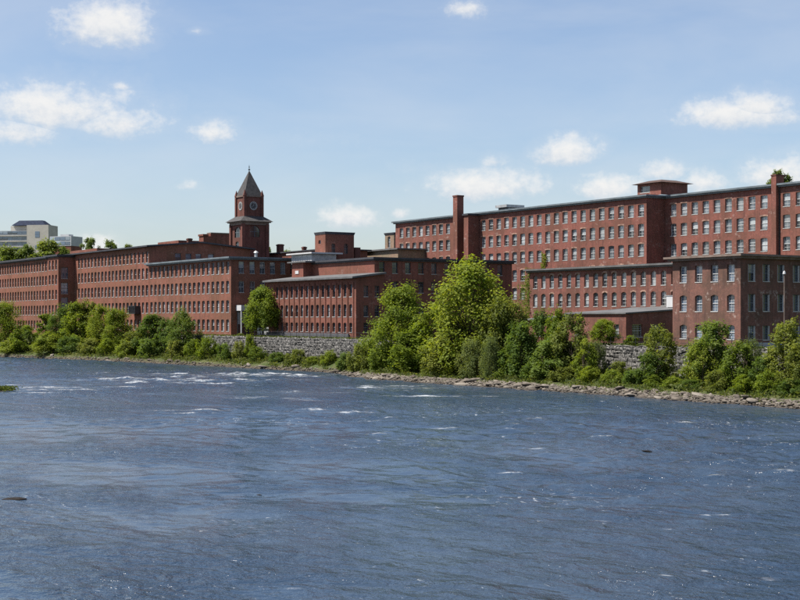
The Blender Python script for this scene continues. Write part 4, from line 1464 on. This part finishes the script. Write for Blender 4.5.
for kind, px, p, ty, wpx, lab in [
    ('tall', 471, 127.5, 258, 78, 'tallest tree on the bank, before the dark mill end'),
    ('tall', 401, 127.5, 284, 56, 'pointed tree just upstream of the tallest one'),
    ('airy', 437, 128.5, 303, 46, 'tree filling the gap between the two tall pointed trees'),
    ('multi', 500, 128.0, 300, 40, 'dense tree under the downstream side of the tallest tree'),
    ('oval', 452, 125.5, 318, 50, 'leafy tree in front of the tallest tree'),
    ('oval', 413, 125.8, 328, 46, 'spreading tree at the foot of the pointed one'),
    ('airy', 516, 130.0, 300, 26, 'sapling before the ivy covered mill corner'),
    ('airy', 541, 129.5, 309, 26, 'slim sapling before the sloping grey lean-to roof'),
    ('airy', 558, 128.5, 308, 30, 'second slim sapling before the grey lean-to roof'),
    ('airy', 573, 128.0, 314, 36, 'sapling clump where the two lean-tos meet'),
    ('multi', 520, 126.5, 322, 40, 'leafy bush-like tree at the start of the rocky shore bend'),
    ('airy', 551, 126.5, 338, 40, 'wide low tree under the two slim saplings'),
    ('airy', 585, 126.8, 338, 24, 'tree beside the bare stretch of stone wall, upstream side'),
    ('airy', 659, 128.5, 326, 30, 'tree hiding the joint of lean-to and brown mill'),
    ('airy', 650, 126.5, 352, 28, 'low tree beside the bare stretch of stone wall, downstream side'),
    ('oval', 713, 129.0, 321, 44, 'big tree centred under the brown mill front'),
    ('multi', 700, 127.0, 340, 32, 'tree at the upstream foot of the big brown mill tree'),
    ('airy', 739, 127.0, 340, 36, 'tree below the sunlit corner of the brown mill'),
    ('airy', 785, 128.5, 320, 40, 'tree in front of the slim lamp pole'),
    ('airy', 764, 126.5, 356, 28, 'low tree before the shaded brown end wall'),
    ('multi', 802, 126.5, 340, 36, 'tree cut by the right edge of the picture'),
]:
    plant(kind, px, p, ty, wpx * 1.15, lab)
plant('round', 604, 134.0, 319, 31, 'small umbrella shaped tree on top of the stone wall', base=GZ)
plant('willow', 472, 123.8, 338, 34, 'grey green willow bush below the tallest tree', 'willow_bush', 'bush')
plant('willow', 491, 123.6, 336, 28, 'second grey green willow bush nearer the lean-tos', 'willow_bush', 'bush')
plant('willow', 596, 129.0, 340, 26, 'thin greyish bush against the stone wall', 'willow_bush', 'bush')
plant('willow', 752, 129.5, 338, 26, 'thin greyish bush between the two brown mill trees', 'willow_bush', 'bush')
BUSHES = [
    (70, 2.6, 336, 26, 'low bush at the waterline under the highest left bank crown'),
    (90, 2.6, 338, 24, 'low bush under the slender crown on the left bank'),
    (108, 2.6, 338, 24, 'low bush at the foot of the conical left bank tree'),
    (125, 2.6, 340, 24, 'low bush upstream of the tree below the fire escape'),
    (150, 2.6, 338, 26, 'low bush at the foot of the broad tree past the fire escape'),
    (175, 2.6, 340, 22, 'low bush at the foot of the tall tree before the bare wall'),
    (194, 3, 339, 22, 'bush at the very start of the bare stone wall'),
    (207, 3.5, 336, 24, 'rounded bush under the shaded corner mill, first along the bare wall'),
    (224, 2.6, 343, 18, 'small bush below the sunlit mill corner by the bare wall'),
    (239, 2.6, 341, 14, 'narrow bush below the white entrance canopy'),
    (250, 5, 334, 14, 'upright bush against the wall just upstream of the round tree'),
    (258, 3, 346, 20, 'bush directly below the round bright tree'),
    (277, 2.6, 352, 16, 'tiny bush at the downstream side below the round tree'),
    (297, 2.4, 349, 22, 'wider bush under the third of the pilastered mill front'),
    (313, 2.2, 356, 16, 'lowest bush along the bare wall, under the pilastered mill middle'),
    (329, 2.4, 350, 18, 'round bush under the pilastered mill, next to the lowest one'),
    (345, 3, 352, 18, 'bush where the bare wall meets the thick growth'),
    (360, 4, 343, 26, 'bush below the shaded end of the pilastered mill'),
    (371, 8, 338, 26, 'bush against the wall upstream of the pointed tree'),
    (384, 6, 343, 32, 'wide bush at the bend of the rocky shore'),
    (402, 6, 352, 26, 'bush right below the pointed tree trunk'),
    (430, 4.8, 357, 26, 'bush at the rocks upstream of the willows'),
    (453, 4.4, 360, 22, 'small bush at the rocks touching the first willow'),
    (508, 5, 352, 30, 'bush at the rocks just downstream of the second willow'),
    (535, 4.8, 362, 28, 'low bush at the rocks below the first slim sapling'),
    (563, 4.6, 366, 28, 'low bush at the rocks below the second slim sapling'),
    (590, 4.8, 366, 26, 'low bush below the thin greyish wall bush'),
    (612, 5.0, 369, 26, 'low pale bush before the bare stone patch, upstream one'),
    (634, 5.0, 370, 26, 'low pale bush before the bare stone patch, downstream one'),
    (619, 9, 361, 22, 'bush growing against the bare stone patch'),
    (653, 5, 374, 22, 'small bush at the rocks under the lean-to corner tree'),
    (672, 5.0, 376, 24, 'bush at the rocks below the upstream edge of the brown mill'),
    (690, 4.8, 379, 22, 'low bush below the first window bay of the brown mill'),
    (718, 4.8, 370, 34, 'wide bush at the rocks under the big brown mill tree'),
    (745, 4.8, 374, 30, 'bush at the rocks below the brown mill corner'),
    (770, 4.8, 370, 34, 'rounded bush at the rocks before the shaded brown wall'),
    (793, 4.8, 378, 28, 'low bush at the rocks by the right picture edge'),
]
for px, off, ty, wpx, lab in BUSHES:
    plant('bush', px, sh_p(px, off), ty, wpx, lab, 'bush', 'bush', None, 'low bushes along the riverbank')
for px, p, ty, wpx, lab in [(632, 134.3, 335, 16, 'small shrub on the wall top before the dark lean-to window'), (647, 134.6, 333, 12, 'small shrub on the wall top near the white rooftop unit'),
                            (520, 135, 325, 18, 'shrub on the wall top beside the low lean-to end'), (240, 134, 333, 9, 'tiny shrub on the wall top before the entrance canopy'),
                            (665, 134.6, 332, 12, 'small shrub on the wall top against the brown mill edge')]:
    plant('shrub', px, p, ty, wpx, lab, 'shrub', 'shrub', GZ, 'shrubs on the wall top')

# skyline trees behind the mills
SKY = [(8, 300, 246, 36, 'leafy hill tree under the pale high-rise at the left edge'), (27, 290, 245, 34, 'hill tree in front of the pale high-rise middle'),
       (48, 285, 239.5, 34, 'tallest hill tree, in front of the cream wing of the high-rise'), (63, 290, 247, 24, 'hill tree at the foot of the smaller grey block'),
       (90, 300, 237.5, 17, 'lone round tree above the roof beside the grey block'), (110, 300, 240, 21, 'wider skyline tree above the long mill roof'),
       (128, 300, 244, 13, 'tiny skyline tree where the long mill roof rises'), (36, 270, 252, 30, 'low hill tree over the leftmost mill roof'), (17, 275, 254, 30, 'low hill tree at the leftmost roof edge'),
       (268, 230, 247, 18, 'small green tree showing beside the clock tower base'), (288, 230, 250, 20, 'low green treetop between the two small chimneys')]
for px, p, ty, wpx, lab in SKY:
    dd = 560 if px < 75 else (620 if px < 140 else 480)
    p = dd * (CT * (px - 400) / FPX + ST)
    plant('far', px, p, ty, wpx, lab, base=ZP(px, ty, p) - wpx * depth(px, p) / FPX * 1.25)
plant('far', 777, 228, 169.5, 20, 'treetop behind the chimney pilaster of the upper mill', base=ZP(776, 169.5, 228) - 6)
plant('far', 785, 230, 174.0, 20, 'lower treetop beside the chimney pilaster at the roof edge', base=ZP(786, 175.5, 230) - 6)

# ivy climbing the gap between mills
r_ = np.random.default_rng(51)
def ivy(label, boxes, n):
    cs, nm = [], []
    for (x0, x1, y0, y1, z0, z1, w_) in boxes:
        k = int(n * w_)
        c = np.stack([r_.uniform(x0, x1, k), r_.uniform(y0, y1, k), z0 + (z1 - z0) * r_.random(k) ** 0.9], -1)
        c += 0.35 * np.stack([np.sin(c[:, 2] * 1.7), np.cos(c[:, 2] * 2.3) * .3, np.sin(c[:, 0] * 2.0)], -1)
        cs.append(c); q = unit(k, r_) * .7 + np.array([0, -.8, .3]); nm.append(q / np.linalg.norm(q, axis=1)[:, None])
    c, q = np.concatenate(cs), np.concatenate(nm)
    V = leaves(c, q, r_.uniform(.2, .42, len(c)), r_)
    t = thing('ivy', label, 'ivy', tuple(c.mean(0) * [1, 1, 0] + [0, 0, GZ]))
    V = V - np.array(t.location)
    o = link('leaves', mesh_np('ivy_leaves', V, quads_of(len(V)), LEAF, {'tint': np.repeat(np.clip(r_.normal(.6, .2, len(c)), 0, 1), 4)}), t)
    return t


ivy('ivy mass climbing the upstream corner of the arched window mill', [(xe0 - 1.7, xe0 + .3, pE - .5, pE + 2.0, 9, zE + .4, .5), (xe0 - 4, xe0 - .3, pE - .3, pE + 3, 7, 17, .5)], 2600)
vx = XP(544.5, pG)
ivy('thin vine reaching up the upper mill wall above the lean-to', [(vx - .7, vx + .7, pG - .5, pG - .1, 17.5, 24.5, .6), (XP(531, pG), vx + .5, pG - .6, pG - .1, 17, 20.2, .4)], 900)

# ------------------------------------------------------------------ grass and low herbs on the bank
n = 42000
s_ = r_.uniform(100, 372, n * 2)
pa = np.interp(s_, SH_S, SH_P); pb = np.interp(s_, WL_S, WL_P)
bd = np.where(s_ < 200, 1.0, 0.6)
p_ = pa + bd + (pb - .1 - pa - bd) * r_.random(n * 2) ** 0.9
clump = np.sin(s_ * .9 + np.sin(p_ * 1.3) * 2) + np.sin(s_ * .37 + p_ * .8)
keep = (clump > -0.9 + (p_ < pa + bd + 0.9) * 1.1)
s_, p_ = s_[keep][:n], p_[keep][:n]
z_ = np.array([gz(a, b_) for a, b_ in zip(s_, p_)])
ctr = np.stack([-s_, p_, z_ + r_.random(len(s_)) * np.where(clump[keep][:n] > .6, .85, .4)], -1)
nm = unit(len(s_), r_) + np.array([0, -.5, .15])
nm /= np.linalg.norm(nm, axis=1)[:, None]
V = leaves(ctr, nm, r_.uniform(.25, .62, len(s_)), r_, 0.42)
gr = link('grass', mesh_np('grass', V, quads_of(len(V)), GRASSM, {'tint': np.repeat(np.clip(r_.normal(.5, .25, len(s_)), 0, 1), 4)}))
tag(gr, 'pale green grass and weeds covering the riverbank', 'grass', None, 'stuff')
n = 9000
s_ = r_.uniform(100, 345, n)
p_ = np.interp(s_, WL_S, WL_P) + r_.uniform(.15, 2.6, n)
ctr = np.stack([-s_, p_, GZ + r_.random(n) * .38], -1)
nm = unit(n, r_) + np.array([0, -.5, .3]); nm /= np.linalg.norm(nm, axis=1)[:, None]
V = leaves(ctr, nm, r_.uniform(.2, .45, n), r_, 0.45)
gr = link('weeds', mesh_np('weeds', V, quads_of(len(V)), GRASSM, {'tint': np.repeat(np.clip(r_.normal(.4, .25, n), 0, 1), 4)}))
tag(gr, 'strip of grass and weeds along the top of the stone wall', 'weeds', None, 'stuff')

# ------------------------------------------------------------------ rocks along the waterline
def rock_material(g):
    P = pos(g)
    oi = g.math('FRACT', g.math('ADD', g.new('ShaderNodeObjectInfo').outputs['Random'], g.new('ShaderNodeNewGeometry').outputs['Random Per Island']))
    att = g.new('ShaderNodeAttribute', attribute_name='tint').outputs['Fac']
    n = g.noise(P, 1.6, 5, 0.7)
    c = g.mix(g.step(n, 0.3, 0.7), (0.064, 0.054, 0.044), (0.185, 0.158, 0.128))
    c = g.mix(g.step(oi, 0.5, 1.0, 0, 0.6), c, (0.215, 0.19, 0.16))
    c = g.mix(g.step(oi, 0.5, 0.0, 0, 0.75), c, (0.055, 0.043, 0.034))
    wet = g.step(g.math('ADD', g.sep(P)[2], g.math('MULTIPLY', n, 0.3)), 0.22, 0.42, 0.75, 0.0)
    c = g.mix(wet, c, (0.045, 0.038, 0.032))
    return principled(g, c, 0.85, 0.25)


ROCKM = material('shore_rock', rock_material)
PHI = (1 + 5 ** .5) / 2
ICO = np.array([(-1, PHI, 0), (1, PHI, 0), (-1, -PHI, 0), (1, -PHI, 0), (0, -1, PHI), (0, 1, PHI), (0, -1, -PHI), (0, 1, -PHI), (PHI, 0, -1), (PHI, 0, 1), (-PHI, 0, -1), (-PHI, 0, 1)], float)
ICO /= np.linalg.norm(ICO[0])
ICOF = np.array([(0, 11, 5), (0, 5, 1), (0, 1, 7), (0, 7, 10), (0, 10, 11), (1, 5, 9), (5, 11, 4), (11, 10, 2), (10, 7, 6), (7, 1, 8), (3, 9, 4), (3, 4, 2), (3, 2, 6), (3, 6, 8), (3, 8, 9), (4, 9, 5), (2, 4, 11), (6, 2, 10), (8, 6, 7), (9, 8, 1)])


def rock_shape(r):
    v = ICO * r.uniform(.55, 1.35, (12, 1))
    v = np.sign(v) * np.abs(v) ** 0.7                       # blockier
    return v * np.array([r.uniform(.8, 1.3), r.uniform(.6, 1.0), r.uniform(.38, .62)])


rock_ms = []
for k in range(8):
    rock_ms.append(mesh_np('rock', rock_shape(rng), ICOF, ROCKM, {'tint': np.full(12, rng.random() * .5)}))
for k in range(190):
    s = random.uniform(112, 205) if k < 165 else random.uniform(205, 345)
    off = random.uniform(-.3, 1.9)
    if s > 205: off = random.uniform(-.3, 1.2)
    p = shore(s) + off
    sz = random.choice([.22, .26, .3, .38, .46, .62]) * random.uniform(.8, 1.2)
    slab_ = 1.0
    if k % 7 == 0: sz, slab_ = random.uniform(.7, 1.05), .55
    o = link('rock', random.choice(rock_ms))
    o.location = (-s, p, gz(s, p) + .12 * sz)
    o.scale = (sz * random.uniform(1, 1.5), sz, sz * slab_)
    o.rotation_euler = (random.uniform(-.25, .25), random.uniform(-.25, .25), random.uniform(0, 6.28))
    tag(o, 'tan boulder among the loose rocks at the waterline', 'rock', 'boulders along the waterline')
vs, fs, ts = [], [], []
n = 5200
for k in range(n):
    s = random.uniform(98, 210) if k < 4300 else random.uniform(210, 360)
    off = random.uniform(-.5, 2.0) if s < 210 else random.uniform(-.5, 1.1)
    p = shore(s) + off
    sz = random.uniform(.09, .27)
    v = rock_shape(rng) * sz * np.array([1.25, 1, 1])
    a = random.uniform(0, 6.28); ca, sa = math.cos(a), math.sin(a)
    v = np.stack([v[:, 0] * ca - v[:, 1] * sa - s, v[:, 0] * sa + v[:, 1] * ca + p, v[:, 2] + gz(s, p) + .05], -1)
    vs.append(v); fs.append(ICOF + 12 * k); ts.append(np.full(12, random.random()))
rb = link('rubble', mesh_np('rubble', np.concatenate(vs), np.concatenate(fs), ROCKM, {'tint': np.concatenate(ts)}))
tag(rb, 'loose tan stones and rubble forming the shore edge', 'rubble', None, 'stuff')


def on_water(px, py):
    t = CAM_H * FPX / (py - HORIZON)
    u = (px - 400) / FPX
    return t * (-CT + ST * u), t * (ST + CT * u)


WETROCK = plain('wet_dark_rock', (0.022, 0.018, 0.015), 0.8, 0.1, 0, 0.4, 2.0)
for px, py, sx, sz, lab in [(16, 499, .75, .09, 'dark wet rock breaking the surface near the left picture edge'), (258, 495, .28, .04, 'small dark rock awash in midstream'),
                            (647, 451, .4, .04, 'dark rock awash off the right bank')]:
    x, y = on_water(px, py)
    o = link('river_rock', mesh_np('river_rock', rock_shape(rng), ICOF, WETROCK, {'tint': np.zeros(12)}))
    o.location = (x, y, 0.0); o.scale = (sx, sx, sz * 2); o.rotation_euler = (0, 0, .6)
    tag(o, lab, 'rock')
x, y = on_water(3, 391)
t = thing('grassy_islet', 'small grassy islet in the river at the left picture edge', 'islet', (x, y, 0))
o = link('rock_base', mesh_np('islet_base', rock_shape(rng) * np.array([1.6, 1.6, .5]), ICOF, ROCKM, {'tint': np.zeros(12)}), t)
o.scale = (1.3, 1.3, .55)
k = 900
c = np.stack([r_.normal(0, 1.0, k), r_.normal(0, .8, k), r_.random(k) * .55 + .1], -1)
nm = unit(k, r_) + np.array([0, -.5, .2]); nm /= np.linalg.norm(nm, axis=1)[:, None]
V = leaves(c, nm, r_.uniform(.2, .45, k), r_, .4)
link('grass_tuft', mesh_np('grass_tuft', V, quads_of(len(V)), GRASSM, {'tint': np.repeat(r_.random(k), 4)}), t)

# ------------------------------------------------------------------ fence on the wall top, parked van
fence = thing('wire_fence', 'thin metal fence along the top of the stone wall', 'fence', (-150, 133.6, GZ))
pm = MB(); pm.tube((0, 0, -.2), (0, 0, 1.35), .045, .045, 6)
pmm = pm.mesh('post', IRON)
prevp = None
for s in np.arange(108, 262, 2.6):
    P = Vector((-s + 150, wallp(s) + .35 - 133.6, 0))
    o = link('post', pmm, fence); o.location = P
    if prevp is not None:
        q = MB()
        for z in (.62, 1.28): q.tube(prevp + Vector((0, 0, z)), P + Vector((0, 0, z)), .028, .028, 5)
        q.build('rail', IRON, fence)
    prevp = P
vx_, vy_ = XP(268.5, 141), 141.0
van = thing('parked_van', 'white parked van half hidden beside the round tree', 'van', (vx_, vy_, GZ))
m = MB()
prof = [(-2.3, .35), (2.3, .35), (2.3, 1.0), (1.55, 1.15), (1.0, 1.95), (-2.3, 2.0)]
n_ = len(prof)
for y in (-.95, .95): m.face([(x, y, z) for x, z in prof])
for k in range(n_):
    (xa, za), (xb, zb) = prof[k], prof[(k + 1) % n_]
    m.face([(xa, -.95, za), (xb, -.95, zb), (xb, .95, zb), (xa, .95, za)])
m.build('body', WHITE, van)
m = MB(); m.box(-1.9, .95, -.965, -.952, 1.2, 1.7); m.build('window', G_DIM, van)
for x in (-1.5, 1.5):
    for y in (-.9, .72):
        m = MB(); m.tube((x, y, .36), (x, y + .2, .36), .36, .36, 14); m.build('wheel', IRON, van)
van.rotation_euler = (0, 0, .5)
